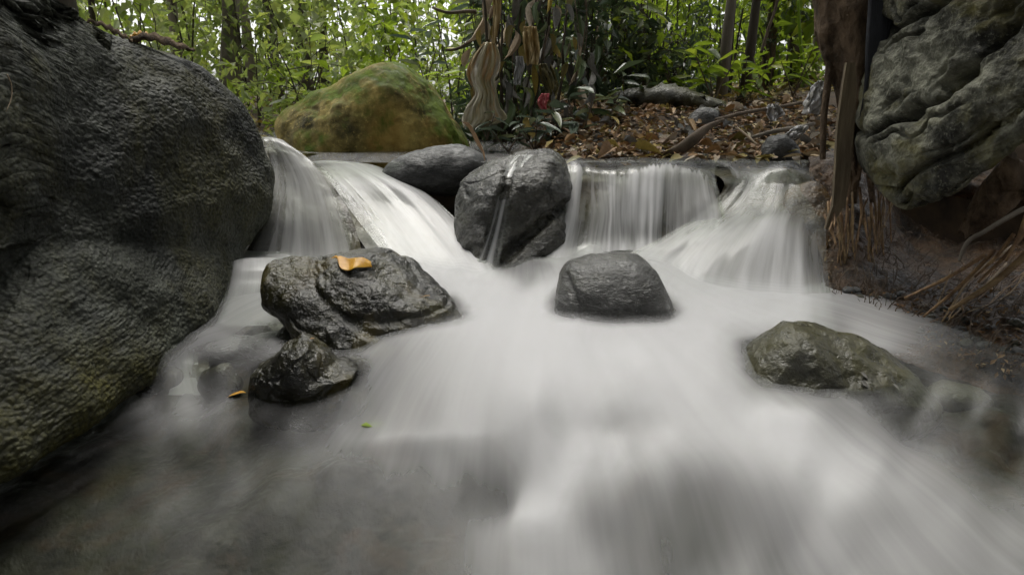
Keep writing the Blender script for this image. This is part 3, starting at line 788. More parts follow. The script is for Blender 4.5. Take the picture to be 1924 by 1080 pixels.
rock('brown_wet_rock', 'smooth rusty brown wet shoulder of rock along the right edge of the right fall',
     [(1480, 370, 2.54), (1510, 345, 2.54), (1545, 350, 2.52), (1566, 410, 2.45), (1578, 480, 2.33), (1600, 560, 2.20), (1640, 630, 2.08), (1620, 690, 2.05), (1520, 690, 2.10), (1500, 560, 2.25), (1488, 450, 2.44)],
     (1545, 500, 2.33), 0.05, 0.2, M['rock_brown'], 6, 0.8, 0.9, d_basic(0.012, 7, 39, ridged=0.006))
small = [('pale rounded top of a sunken stone under the first left step', (508, 650), 52, 26, 1.86, 'rock_round'),
         ('dark stone hugging the left end of the leaf topped rock', (575, 632), 48, 46, 1.86, 'rock_wet'),
         ('black low stone between the big boulder and the pointed rock', (412, 722), 40, 38, 1.68, 'rock_wet'),
         ('dim flat stone showing through foam left of its rounder neighbour', (440, 652), 50, 18, 1.88, 'rock_round'),
         ('greenish sunken stone under the thin water of the right shallows', (1800, 752), 66, 30, 1.55, 'rock_moss'),
         ('small wet stone at the foot of the big left boulder', (300, 722), 44, 34, 1.72, 'rock_wet')]
for k, (lab, (cx, cy), rx, ry, Y, mt) in enumerate(small):
    rnd = random.Random(k)
    out = [(cx + math.cos(i * math.pi / 5) * rx * rnd.uniform(.85, 1.1), cy - math.sin(i * math.pi / 5) * ry * rnd.uniform(.85, 1.1), Y) for i in range(10)]
    rock('stone', lab, out, (cx, cy, Y), rx / FPX * Y * 0.8, rx / FPX * Y * 0.8, M[mt], 5, 0.85, 0.9, d_basic(0.006, 12, 50 + k), cat='stone')

# ------------------------------------------------------------------ finish the water: it thins out where it meets rock
RV = np.concatenate([v for v, f in ROCKS]); RF = []; _n = 0
for v, f in ROCKS:
    RF.append(f + _n); _n += len(v)
BVH = BVHTree.FromPolygons(RV.tolist(), np.concatenate(RF).tolist())
def rock_distance(V, cap=0.12):
    d = np.full(len(V), cap)
    for i, p in enumerate(V):
        h = BVH.find_nearest(Vector(p), cap)
        if h[0] is not None: d[i] = h[3]
    return d

wd = rock_distance(POOL, 0.06)
mist_edge = sstep(0.0, 0.045, wd)
cover = np.clip(foam_fn(ground_param(wx, wy)), 0, 1)
foam_base = wfoam * (0.30 + 0.70 * mist_edge)
mk_w = mk('water', POOL, POOL_F, M['water'], origin=(0, 0, 0), attrs={'foam': foam_base, 'flow': wflow, 'streak': np.full(len(POOL), 0.15)})
tag(mk_w, kind='structure')
for k, (dz, al) in enumerate(((0.006, .30), (0.012, .24), (0.019, .18), (0.027, .12))):
    V = POOL + np.array((0, 0, dz)); d2 = rock_distance(V, 0.06)
    a = al * sstep(0.45, 1.0, wfoam) * sstep(0.004, 0.05, d2)
    keep = a > 0.002
    fm = keep[POOL_F].any(1)
    idx = np.unique(POOL_F[fm]); remap = np.zeros(len(V), int); remap[idx] = np.arange(len(idx))
    tag(mk('spray_mist', V[idx], remap[POOL_F[fm]], M['mist'], origin=(0, 0, 0), attrs={'foam': a[idx]}), kind='stuff')
sv, sf, n0 = [], [], 0
for s in SHEETS:
    tag(mk('water', s['V'], s['F'], M['water'], origin=(0, 0, 0), attrs={'foam': s['foam'], 'flow': s['flow'], 'streak': s['streak']}), kind='structure')
# thread of water down the tall wet rock: follows the rock face
tw = []
for (px, py, w) in ((985, 291, 16), (968, 305, 15), (955, 335, 13), (947, 370, 13), (940, 405, 14), (932, 440, 16), (922, 475, 20), (912, 510, 26)):
    row = []
    for s in np.linspace(-1, 1, 9):
        p = P(px + s * w, py, 2.0); o = np.array((0, 0, CAM_Z)); d = (p - o) / np.linalg.norm(p - o)
        h = BVH.ray_cast(Vector(o), Vector(d))
        q = np.array(h[0]) if h[0] is not None and h[0][1] < 2.9 else P(px + s * w, py, 2.42)
        row.append(q - d * 0.010)
    tw.append(row)
tw = np.array(tw); tw[1:-1] = 0.25 * tw[:-2] + 0.5 * tw[1:-1] + 0.25 * tw[2:]
T = loft(np.swapaxes(tw, 0, 1), 28, 80)
uu, vv = np.meshgrid(np.linspace(-1, 1, 28), np.linspace(0, 1, 80), indexing='ij')
fo = np.clip(1 - uu ** 2, 0, 1) ** 1.2 * (0.42 + 0.30 * np.sin(uu * 7 + 1)) * (0.75 + .25 * vv)
tag(mk('water', T.reshape(-1, 3), grid_faces(28, 80), M['water'], origin=(0, 0, 0), attrs={'foam': fo.ravel(), 'flow': np.stack([uu * .04, vv * .4, uu * 0], 2).reshape(-1, 3), 'streak': np.full(fo.size, .3)}), kind='structure')
# calm water above the falls
ux, uy = np.meshgrid(np.linspace(-2.4, 1.35, 60), np.linspace(2.86, 7.5, 60), indexing='ij')
uz = 0.775 + (uy - 2.8) * 0.012
ukeep = np.stack([ux.ravel(), uy.ravel(), uz.ravel()], 1)
tag(mk('water', ukeep, grid_faces(60, 60), M['water'], origin=(0, 0, 0), attrs={'foam': np.full(len(ukeep), .12), 'flow': ukeep[:, [0, 1, 2]] * np.array((1, .3, 0)), 'streak': np.full(len(ukeep), .2)}), kind='structure')
# ------------------------------------------------------------------ ground and banks
def ground_z(x, y):
    x = np.asarray(x, float); y = np.asarray(y, float)
    q = np.stack([x, y, x * 0], 1)
    up = sstep(2.72, 3.0, y)
    far = 0.70 + 0.05 * sstep(3.5, 6, y) + 0.012 * np.clip(y - 5, 0, 60)
    bank = (0.095 + 0.20 * sstep(3.0, 4.3, y)) * sstep(-0.05, 0.25, x) + 0.15 * sstep(1.2, 3.0, x)
    left = 0.35 * sstep(-1.5, -3.5, x)
    near = -0.05 + 0.5 * sstep(0.6, -3.0, y) + 0.75 * sstep(1.6, 3.2, np.abs(x))
    z = near * (1 - up) + (far + bank + left) * up
    return z + fbm(q * 0.9, 3, 71) * 0.05 * sstep(4, 8, y) + fbm(q * 5, 4, 72) * 0.014
gx = np.concatenate([-np.geomspace(60, 4, 26), np.linspace(-3.9, 3.9, 150), np.geomspace(4, 60, 26)])
gy = np.concatenate([np.linspace(-14, 2.4, 40), np.linspace(2.5, 6, 110), np.geomspace(6.1, 90, 60)])
GX, GY = np.meshgrid(gx, gy, indexing='ij')
gzv = ground_z(GX.ravel(), GY.ravel())
tag(mk('ground', np.stack([GX.ravel(), GY.ravel(), gzv], 1), grid_faces(len(gx), len(gy)), M['soil'], origin=(0, 0, 0)), kind='structure')

BK = [[(1520, 300, 2.95), (1522, 306, 2.72), (1530, 345, 2.62), (1545, 430, 2.42), (1552, 520, 2.22), (1560, 605, 2.04), (1575, 660, 1.92)],
      [(1560, 285, 2.95), (1562, 296, 2.66), (1570, 350, 2.50), (1585, 440, 2.34), (1600, 530, 2.14), (1620, 612, 1.98), (1640, 665, 1.86)],
      [(1615, 280, 2.95), (1620, 300, 2.70), (1625, 360, 2.52), (1640, 450, 2.36), (1665, 540, 2.12), (1695, 625, 1.90), (1720, 690, 1.78)],
      [(1700, 290, 2.95), (1705, 330, 2.82), (1710, 400, 2.95), (1725, 480, 2.60), (1760, 560, 2.08), (1800, 645, 1.80), (1820, 725, 1.68)],
      [(1820, 300, 2.95), (1825, 350, 2.85), (1830, 420, 3.0), (1845, 490, 2.62), (1875, 570, 1.98), (1905, 660, 1.70), (1925, 750, 1.60)],
      [(1980, 300, 2.95), (1985, 360, 2.80), (1990, 430, 2.85), (2005, 500, 2.45), (2030, 590, 1.84), (2060, 690, 1.58), (2080, 790, 1.48)],
      [(2300, 320, 2.9), (2310, 380, 2.60), (2320, 460, 2.28), (2330, 540, 1.96), (2350, 640, 1.66), (2380, 760, 1.44), (2400, 860, 1.34)]]
BG = loft(np.array([[P(*p) for p in s] for s in BK]), 260, 240)
bn = BG.reshape(-1, 3).copy(); bF = grid_faces(260, 240)
NB = normals(bn, bF)
f1, f2 = worley(bn * 16, 81)
g1, _ = worley(bn * 38, 82)
bn = bn + NB * (fbm(bn * 6, 5, 83) * 0.032 + (0.5 - f1) * 0.016 + (0.5 - g1) * 0.009)[:, None]
tag(mk('bank', bn, bF, M['earth'], origin=(0, 0, 0)), kind='structure')
BANK_BVH = BVHTree.FromPolygons(bn.tolist(), bF.tolist())

# ------------------------------------------------------------------ leaves
T_SMALL = (np.array([(0, 0, 0), (-.5, .45, .10), (0, 1, -.12), (.5, .45, .10)], float), [(0, 2, 1), (0, 3, 2)])
def leaf_template(rows=6, curl=0.25, fold=0.18, tip=1.0):
    V, F = [], []
    for i in range(rows + 1):
        t = i / rows
        w = 0.5 * (math.sin(math.pi * t ** 0.8) ** 0.85 if 0 < t < 1 else 0.02)
        z = -curl * t * t
        V += [(-w, t, z + fold * w), (0, t, z), (w, t, z + fold * w)]
    for i in range(rows):
        a = i * 3
        F += [(a, a + 1, a + 4, a + 3), (a + 1, a + 2, a + 5, a + 4)]
    return np.array(V), F
T_BIG = leaf_template()
def frames(d, rng, roll=None):
    d = d / (np.linalg.norm(d, axis=1, keepdims=True) + 1e-9)
    up = np.tile(np.array((0, 0, 1.0)), (len(d), 1)) + rng.normal(0, 0.45 if roll is None else roll, (len(d), 3))
    s = np.cross(d, up); s /= np.linalg.norm(s, axis=1, keepdims=True) + 1e-9
    return s, d, np.cross(s, d)
def leaf_cloud(pos, d, size, width, rng, tmpl=T_SMALL, roll=None):
    TV, TF = tmpl
    s, e, n = frames(d, rng, roll)
    N = len(pos); size = np.broadcast_to(size, (N,)); width = np.broadcast_to(width, (N,))
    V = (pos[:, None] + TV[None, :, 0:1] * (s * (size * width)[:, None])[:, None] + TV[None, :, 1:2] * (e * size[:, None])[:, None] + TV[None, :, 2:3] * (n * size[:, None])[:, None])
    k = len(TV)
    F = (np.array(TF)[None] + (np.arange(N) * k)[:, None, None]).reshape(-1, len(TF[0]))
    return V.reshape(-1, 3), F, np.repeat(rng.random(N), k)

M['leaf_hazy'] = leaf_material('hazy_forest_leaf', (0.15, 0.19, 0.09), (0.36, 0.40, 0.19), (0.50, 0.50, 0.15), trans=.5)  # pale leaves, whitened further so the colour carries the forest haze
M['leaf_bright'] = leaf_material('bright_forest_leaf', (0.055, 0.10, 0.012), (0.18, 0.26, 0.025), (0.36, 0.38, 0.04), trans=.5)
M['leaf_dark'] = leaf_material('dark_shrub_leaf', (0.030, 0.050, 0.024), (0.080, 0.12, 0.050), (0.15, 0.18, 0.06), trans=0.25, rough=0.35, spec=0.6)
M['leaf_blue'] = leaf_material('blue_green_broad_leaf', (0.050, 0.080, 0.055), (0.11, 0.15, 0.10), (0.18, 0.20, 0.09), trans=0.25, rough=0.32, spec=0.6)
M['leaf_lime'] = leaf_material('lime_leaf', (0.20, 0.30, 0.02), (0.26, 0.36, 0.03), trans=0.5)
M['leaf_dead'] = leaf_material('dead_leaf', (0.11, 0.058, 0.026), (0.34, 0.20, 0.085), (0.55, 0.42, 0.25), trans=0.1, rough=0.6)
M['leaf_dead2'] = leaf_material('bleached_dead_leaf', (0.22, 0.16, 0.10), (0.46, 0.37, 0.26), (0.62, 0.56, 0.48), trans=0.1, rough=0.6)
M['leaf_dead3'] = leaf_material('olive_fallen_leaf', (0.13, 0.11, 0.03), (0.28, 0.22, 0.06), (0.40, 0.30, 0.07), trans=0.1, rough=0.5)
M['leaf_grey'] = leaf_material('grey_dead_leaf', (0.055, 0.054, 0.045), (0.17, 0.165, 0.15), (0.26, 0.25, 0.23), trans=0.1, rough=0.5)
M['leaf_orange'] = plain_material('wet_orange_leaf', (0.42, 0.19, 0.010), (0.58, 0.32, 0.02), 22, 0.35, 0.5, spec=0.4)
M['bark_pale'] = plain_material('pale_bark', (0.10, 0.085, 0.065), (0.26, 0.23, 0.19), 9, 0.85, 0.8, (1, 1, .25))
M['bark_dark'] = plain_material('dark_bark', (0.030, 0.025, 0.018), (0.085, 0.070, 0.05), 9, 0.85, 0.8, (1, 1, .25))
M['bark_brown'] = plain_material('brown_flaking_bark', (0.040, 0.028, 0.018), (0.26, 0.18, 0.11), 18, 0.85, 1.0, (1, 1, .45), dist=0.03)
M['twig'] = plain_material('twig_bark', (0.06, 0.045, 0.03), (0.16, 0.12, 0.085), 20, 0.8, 0.5)
M['root'] = plain_material('root_skin', (0.09, 0.045, 0.025), (0.42, 0.27, 0.13), 34, 0.55, 0.5, (1, 1, .5))
M['root_pale'] = plain_material('pale_root_skin', (0.14, 0.085, 0.04), (0.36, 0.25, 0.12), 24, 0.5, 0.5)
M['root_black'] = plain_material('black_root_skin', (0.010, 0.011, 0.014), (0.040, 0.043, 0.052), 14, 0.6, 0.8, (1, 1, .12))

# ------------------------------------------------------------------ trees, saplings and undergrowth of the forest
def gz1(x, y):
    return float(ground_z(np.array([x]), np.array([y]))[0])

def tree(px, Y, r, h, lean, mat, crown_mat, label, group=None, crown_z=4.2, crown_r=1.6, leaves=1100, seed=0, x=None, lsize=(.14, .28)):
    rng = np.random.default_rng(seed)
    x = (px - 962) / FPX * Y / CA if x is None else x
    z0 = gz1(x, Y) - 0.05
    root = empty('tree', (x, Y, z0))
    tag(root, label, 'tree', group)
    n = 16
    t = np.linspace(0, 1, n)
    pts = np.stack([x + lean * t * h + 0.06 * np.sin(t * 7 + seed), Y + 0.05 * np.sin(t * 5 + seed * 2), z0 + t * h], 1)
    rad = r * (1 - 0.55 * t) * (1 + 0.5 * np.exp(-t * 14)) * (1 + 0.06 * np.sin(t * 40 + seed))
    V, F = tube(pts, rad, 12)
    mk('trunk', V, F, mat, root)
    top = pts[-4]
    for k in range(4):
        a = rng.uniform(0, 2 * math.pi); L = crown_r * rng.uniform(.6, 1)
        s = pts[8 + k]
        q = np.stack([s + (np.array((math.cos(a) * L, math.sin(a) * L, L * .8)) * u) for u in np.linspace(0, 1, 6)])
        V, F = tube(q, np.linspace(r * .4, r * .1, 6), 6)
        mk('limb', V, F, mat, root)
    cl = rng.normal(0, 1, (26, 3)); cl /= np.linalg.norm(cl, axis=1, keepdims=True)
    cl *= (rng.random((26, 1)) ** .4) * np.array((crown_r, crown_r, crown_r * .8))
    cc = top + np.array((0, 0, crown_z - (top[2] - 1) * 0 - 4.2)) + cl
    k = rng.integers(0, 26, leaves)
    pos = cc[k] + rng.normal(0, .30, (leaves, 3)) * crown_r / 1.6
    d = rng.normal(0, 1, (leaves, 3)); d[:, 2] = -abs(d[:, 2]) * .6
    V, F, rv = leaf_cloud(pos, d, rng.uniform(*lsize, leaves), .5, rng)
    o = mk('crown', V, F, crown_mat, root, attrs={'rnd': rv}, smooth=False); o['kind'] = 'stuff'
    return root

tr = [(476, 7.0, .085, 'bark_pale', 'leaf_hazy', 'pale grey forest trunk beside the right shoulder of the big left boulder', .03),
      (500, 9.0, .06, 'bark_pale', 'leaf_hazy', 'thin pale trunk close behind the thicker pale trunk at left', -.02),
      (545, 8.0, .05, 'bark_dark', 'leaf_hazy', 'slim dark trunk between the pale trunk and the yellow boulder', .0),
      (602, 8.5, .075, 'bark_dark', 'leaf_hazy', 'dark trunk rising above the left shoulder of the yellow boulder', .01),
      (640, 10.0, .06, 'bark_dark', 'leaf_hazy', 'dark distant trunk right above the yellow boulder crest', .03),
      (392, 9.0, .06, 'bark_pale', 'leaf_hazy', 'faint trunk above the bark strip on the left boulder', .0),
      (250, 7.0, .03, 'bark_dark', 'leaf_bright', 'thin sapling trunk above the top slope of the left boulder', .02),
      (170, 6.5, .025, 'bark_dark', 'leaf_bright', 'leftmost thin sapling trunk at the top edge of the left boulder', -.02),
      (1002, 5.2, .030, 'bark_dark', 'leaf_dark', 'dark thin trunk behind the tan rag', .01),
      (1072, 4.9, .038, 'bark_dark', 'leaf_dark', 'dark mossy trunk right of the debris draped shrub', .0),
      (1122, 5.4, .040, 'bark_brown', 'leaf_dark', 'brown trunk stub rising from the dark undergrowth', .02),
      (1205, 6.0, .05, 'bark_dark', 'leaf_bright', 'dark leaning trunk in the middle of the right thicket', -.05),
      (1338, 4.8, .030, 'bark_pale', 'leaf_bright', 'slim grey trunk left of the black trunk in the right thicket', -.02),
      (1368, 4.9, .028, 'bark_dark', 'leaf_bright', 'black slender trunk between grey and brown trunks', .0),
      (1396, 5.6, .04, 'bark_brown', 'leaf_bright', 'brown trunk just right of the black slender trunk', .0),
      (1440, 6.4, .06, 'bark_dark', 'leaf_bright', 'shaded trunk behind the yellow green fronds', -.03),
      (1482, 6.0, .03, 'bark_pale', 'leaf_bright', 'pale thin trunk leaning behind the lime stem', .06)]
for k, (px, Y, r, mb, mc, lab, lean) in enumerate(tr):
    tree(px, Y, r, 6.5, lean, M[mb], M[mc], lab, crown_r=1.4 if Y > 6 else .9, leaves=220, seed=100 + k)
# mostly unseen trees, added beside and behind the viewer to shade the rocks
for k, (x, y, r) in enumerate([(-3.6, 2.2, .16), (3.9, 1.4, .18), (-2.6, -2.6, .17), (2.4, -3.0, .2), (0.2, -4.6, .2), (-4.6, -.6, .2), (4.8, -1.6, .16), (-1.2, -3.4, .17), (-2.5, .5, .15), (-1.9, -2.0, .14), (1.6, -1.9, .16), (-1.9, -.9, .12), (3.0, -.4, .15), (-3.2, 5.2, .14), (3.4, 5.0, .14)]):
    tree(0, y, r, 6.2, x * .02, M['bark_dark'], M['leaf_dark'], 'tall dark forest tree added beside the clearing to shade the rocks', 'trees added round the clearing for shade',
         crown_r=2.4, leaves=2600, seed=200 + k, x=x, lsize=(.2, .42) if y < 1.5 else (.14, .28))

LW = [1.0, 1.0]
def shape_leaves(r):
    """next sapling gets its own leaf length and breadth"""
    LW[0], LW[1] = r.uniform(.45, 1.05), r.uniform(.6, 1.5)
def bush(x, Y, w, h, n, lmat, label, group, seed, leaf=(.05, .10), width=.5, z0=None, smat='bark_dark', stems=5, cat='shrub'):
    rng = np.random.default_rng(seed)
    g = gz1(x, Y) - .03 if z0 is None else z0
    root = empty('shrub', (x, Y, g)); tag(root, label, cat, group)
    parts, cs = [], []
    for s in range(stems):
        a = rng.uniform(0, 2 * math.pi); L = h * rng.uniform(.7, 1.05); sp = w * rng.uniform(.2, .8)
        t = np.linspace(0, 1, 8)
        q = np.stack([x + math.cos(a) * sp * t ** 1.4, Y + math.sin(a) * sp * t ** 1.4, g + L * t], 1) + rng.normal(0, .012, (8, 3)) * t[:, None]
        parts.append(tube(q, np.linspace(.008, .002, 8) * (1 + h * .2), 5))
        for _ in range(7):
            u = rng.uniform(.15, 1); i = int(u * 7)
            e = q[i] + rng.normal(0, 1, 3) * np.array((w * .42, w * .42, h * .10))
            parts.append(tube(np.stack([q[i], (q[i] + e) / 2 + np.array((0, 0, .04)), e]), np.array((.004, .003, .0015)), 4))
            cs.append(e)
    V, F = join(parts); o = mk('stem', V, F, M[smat], root)
    cs = np.array(cs); k = rng.integers(0, len(cs), n)
    pos = cs[k] + rng.normal(0, 1, (n, 3)) * np.array((w * .17, w * .17, h * .075))
    d = rng.normal(0, 1, (n, 3)); d[:, 2] -= .5
    V, F, rv = leaf_cloud(pos, d, LW[0] * (leaf[0] + (leaf[1] - leaf[0]) * rng.random(n) ** 2 * 1.35), width * LW[1], rng)
    o = mk('foliage', V, F, M[lmat], root, attrs={'rnd': rv}, smooth=False); o['kind'] = 'stuff'
    return root

def px2x(px, Y): return (px - 962) / FPX * Y / CA
rnd = random.Random(5)
k = 0
for Y, step, lm, h in ((5.6, 130, 'leaf_hazy', 1.1), (7.2, 90, 'leaf_hazy', 2.0), (9.5, 75, 'leaf_hazy', 3.0), (14, 66, 'leaf_hazy', 4.4)):
    px = 60 + rnd.uniform(0, 40)
    while px < 930:
        bush(px2x(px + rnd.uniform(-20, 20), Y), Y + rnd.uniform(-.5, .5), .55 * Y / 6, h * rnd.uniform(.75, 1.2), int(340 if Y < 7 else 430), rnd.choice([lm, lm, 'leaf_bright']),
             {5.6: 'pale low sapling of the nearest row behind the yellow boulder', 7.2: 'pale green sapling of the second row behind the yellow boulder', 9.5: 'tall pale sapling in the bright forest far behind the yellow boulder', 14: 'farthest pale sapling crowns against the white sky behind the boulders'}[Y], 'saplings behind the boulders, row %g' % Y, 300 + k, leaf=(.07 * Y / 7, .17 * Y / 7), width=.6, smat='bark_dark', stems=2) ; shape_leaves(rnd)
        px += step * rnd.uniform(.8, 1.2); k += 1
for Y, step, lm, h in ((5.4, 75, 'leaf_bright', 1.5), (6.8, 75, 'leaf_bright', 2.2), (9.0, 70, 'leaf_bright', 3.2), (13, 70, 'leaf_bright', 4.2)):
    px = 920 + rnd.uniform(0, 40)
    while px < 1700:
        bush(px2x(px + rnd.uniform(-20, 20), Y), Y + rnd.uniform(-.4, .4), .55 * Y / 6, h * rnd.uniform(.75, 1.2), int(400 if Y < 6.5 else 600), rnd.choice([lm, lm, lm, 'leaf_dark']),
             {5.4: 'low yellow green sapling right behind the leaf strewn bank', 6.8: 'yellow green sapling of the second row behind the leaf strewn bank', 9.0: 'tall yellow green sapling deep in the thicket behind the bank', 13: 'farthest yellow green sapling closing the view behind the bank'}[Y], 'saplings behind the bank, row %g' % Y, 300 + k, leaf=(.06 * Y / 6.5, .17 * Y / 6.5), width=.4, stems=2) ; shape_leaves(rnd)
        px += step * rnd.uniform(.8, 1.2); k += 1
for j, (x, y) in enumerate([(-2.6, -1.4), (-1.6, -3.0), (-.4, -3.6), (.9, -3.4), (2.1, -2.4), (3.2, -.8), (-3.4, .2), (3.6, .9)]):  # unseen bushes added to block horizon sky and darken the rock fronts
    bush(x, y, 1.0, 3.2, 900, 'leaf_dark', 'tall dark unseen bush added downstream to block the low sky', 'bushes added downstream against sky light', 650 + j, leaf=(.16, .34), width=.5)
LW[:] = [1.0, 1.0]
# dark undergrowth in front of them
for j, (px, Y, w, h, lab) in enumerate([(905, 4.6, .22, .55, 'dark shrub beside the right end of the yellow boulder'), (960, 4.4, .25, 1.1, 'dark tall shrub behind the striped cloth'),
        (1030, 4.3, .25, 1.2, 'dark tall shrub above the pink cloth'), (1100, 4.5, .28, .9, 'dark shrub just right of the pink cloth'), (1170, 4.7, .28, .7, 'dark shrub left of the mossy log'),
        (1250, 5.0, .3, .6, 'dark shrub growing right behind the mossy log'), (930, 4.5, .22, 1.4, 'dark shrub with its top out of sight above the striped cloth'), (1150, 5.0, .3, 1.6, 'tall dark shrub between the brown stub and the thicket')]):
    bush(px2x(px, Y), Y, w, h, 420, 'leaf_dark', lab, None, 700 + j, leaf=(.05, .11), width=.4)
# ------------------------------------------------------------------ broad leaved plants: every large leaf is a part
_lm = {}
def one_leaf(parent, base, d, size, width, mat, rng, name='leaf', curl=.25, fold=.18, roll=.35):
    key = (mat, round(width, 1), round(curl, 1), round(fold, 1))
    if key not in _lm:
        TV, TF = leaf_template(6, curl, fold)
        V = TV * np.array((width, 1, 1))
        V[:, 2] += 0.02 * np.sin(V[:, 1] * 9)
        _lm[key] = make_mesh(name, V, TF, M[mat], {'rnd': np.full(len(V), .5)})
    o = bpy.data.objects.new(name, _lm[key]); COL.objects.link(o)
    s, e, n = frames(np.array([d], float), rng, roll)
    m = Matrix((s[0], e[0], n[0])).transposed().to_4x4()
    base = Vector(base)
    if parent is not None:
        o.parent = parent; base = base - parent.matrix_world.translation
    o.matrix_local = Matrix.Translation(base) @ m @ Matrix.Scale(size, 4)
    return o

def broad_plant(px, py, Y, label, mat, n=12, h=.30, leaf=(.10, .17), spread=.14, seed=0, width=.3, group=None, droop=.3, top=False):
    rng = np.random.default_rng(seed)
    b = P(px, py, Y)
    root = empty('leafy_plant', tuple(b)); tag(root, label, 'plant', group)
    parts = []
    for s in range(max(2, n // 5)):
        a = rng.uniform(0, 2 * math.pi)
        t = np.linspace(0, 1, 7)
        q = np.stack([b[0] + math.cos(a) * spread * .6 * t, b[1] + math.sin(a) * spread * .6 * t, b[2] + h * rng.uniform(.7, 1) * t], 1)
        parts.append(tube(q, np.linspace(.005, .002, 7), 5))
        for j in range(5):
            u = .25 + .75 * (j + 1) / 5
            p = q[min(6, int(u * 6))]
            ang = a + j * 2.4
            d = np.array((math.cos(ang), math.sin(ang), rng.uniform(-droop, .5)))
            one_leaf(root, p, d, rng.uniform(*leaf), width, mat, rng)
    V, F = join(parts); mk('stem', V, F, M['twig'], root)
    return root

bp_list = [(915, 262, 3.5, 'grey green drooping plant at the right foot of the yellow boulder', 'leaf_blue', 12, .16, (.07, .13)),
           (955, 285, 3.4, 'low grey green plant under the striped cloth', 'leaf_blue', 12, .16, (.08, .14)),
           (1005, 282, 3.4, 'blue green plant just behind the tall wet rock', 'leaf_blue', 15, .20, (.08, .14)),
           (1050, 285, 3.5, 'plant with long narrow blue green leaves below the pink cloth', 'leaf_blue', 15, .24, (.10, .16)),
           (1090, 275, 3.5, 'plant with a large pale leaf hanging over the left end of the litter', 'leaf_blue', 15, .28, (.10, .17)),
           (1130, 250, 3.8, 'dark broad leaved plant at the back left of the litter bed', 'leaf_dark', 15, .26, (.09, .16)),
           (1080, 200, 3.9, 'tall plant with hanging dark leaves right of the pink cloth', 'leaf_dark', 15, .45, (.09, .16)),
           (1175, 215, 4.2, 'low dark plant left end of the mossy log', 'leaf_dark', 12, .22, (.09, .15)),
           (1340, 190, 4.3, 'bright green plant with wide spread leaves before the grey trunk', 'leaf_bright', 20, .38, (.12, .19)),
           (1395, 200, 4.4, 'bright green plant at the foot of the brown trunk', 'leaf_bright', 15, .30, (.10, .16)),
           (1440, 195, 4.4, 'green plant behind the crumpled paper', 'leaf_bright', 15, .28, (.09, .15)),
           (1490, 180, 4.2, 'green plant left of the white plastic bag', 'leaf_bright', 15, .30, (.08, .14)),
           (1270, 190, 4.6, 'yellow green plant behind the left part of the mossy log', 'leaf_bright', 15, .34, (.09, .15)),
           (1220, 120, 4.8, 'green plant high in the middle of the right thicket', 'leaf_bright', 15, .40, (.12, .20)),
           (1120, 60, 4.6, 'plant with broad dark leaves at the top edge above the brown stub', 'leaf_dark', 15, .40, (.12, .20)),
           (1180, 90, 4.7, 'broad leaved plant just right of the brown stub high up', 'leaf_bright', 15, .40, (.12, .20)),
           (900, 110, 4.4, 'broad dark leaves hanging above the striped cloth', 'leaf_blue', 15, .50, (.12, .20)),
           (800, 160, 5.0, 'grey green plant right behind the crest of the yellow boulder', 'leaf_blue', 15, .45, (.12, .20)),
           (590, 175, 5.4, 'pale leafed plant behind the left shoulder of the yellow boulder', 'leaf_hazy', 15, .45, (.13, .2)),
           (540, 240, 5.0, 'green plant in the gap between the left boulder and the yellow boulder', 'leaf_hazy', 15, .40, (.10, .17))]
for k, (px, py, Y, lab, mt, n, h, lf) in enumerate(bp_list):
    broad_plant(px, py, Y, lab, mt, n, h, lf, seed=800 + k, spread=.16 if Y < 4 else .24)
# three lime leaves on a thin twig right of the yellow boulder's top
rng = np.random.default_rng(3)
b = P(870, 150, 4.0); root = empty('lime_sprig', tuple(b)); tag(root, 'thin sprig with three lime green leaves between the yellow boulder and the striped cloth', 'sprig')
V, F = tube([b, P(850, 146, 4.0), P(800, 140, 4.0)], [.004, .003, .002], 5); mk('stem', V, F, M['twig'], root)
for px, py, dx in ((868, 136, -.9), (828, 138, -.9), (866, 146, -.8)):
    one_leaf(root, P(px, py, 4.0), (dx, -.3, .02), .13 if px != 828 else .11, .3, 'leaf_lime', rng, roll=.1)

# ------------------------------------------------------------------ debris draped shrub: dead strips and vines hung up by a flood
rng = np.random.default_rng(77)
b = P(960, 268, 3.75); root = empty('debris_draped_shrub', tuple(b)); tag(root, 'bare dark shrub draped with hanging dead leaves and strips above the wet rock', 'shrub')
for px0, px1 in ((930, 905), (945, 940), (960, 985), (975, 1015), (990, 1050), (1040, 1078), (950, 925)):
    n = 9; t = np.linspace(0, 1, n)
    q = np.stack([P(px0 + (px1 - px0) * u + rng.normal(0, 1.5), 268 - 340 * u, 3.75 + rng.uniform(-.03, .03)) for u in t])
    V, F = tube(q, np.linspace(.011, .005, n) * rng.uniform(.6, 1.1), 7); mk('branch', V, F, M['bark_dark'], root)
for k in range(15):
    px = rng.uniform(885, 1100); py = rng.uniform(-60, 120)
    L = rng.uniform(60, 170); n = 8
    q = np.stack([P(px + 6 * math.sin(u * 4 + k), py + L * u, 3.68) for u in np.linspace(0, 1, n)])
    V, F = tube(q, np.full(n, rng.uniform(.0015, .0035)), 5); mk('vine', V, F, M['twig'], root)
for k in range(110):
    px = 885 + 230 * rng.random(); py = rng.uniform(-40, 215) if px < 1060 else rng.uniform(60, 230)
    one_leaf(root, P(px, py, rng.uniform(3.55, 3.85)), (rng.normal(0, .35), rng.normal(0, .25), -1), rng.uniform(.07, .17), rng.choice([.2, .3, .4]),
             rng.choice(['leaf_grey', 'leaf_grey', 'leaf_dead2', 'leaf_dead3', 'leaf_dark', 'leaf_dark']), rng, 'dead_leaf', curl=.3, fold=.5, roll=1.0)
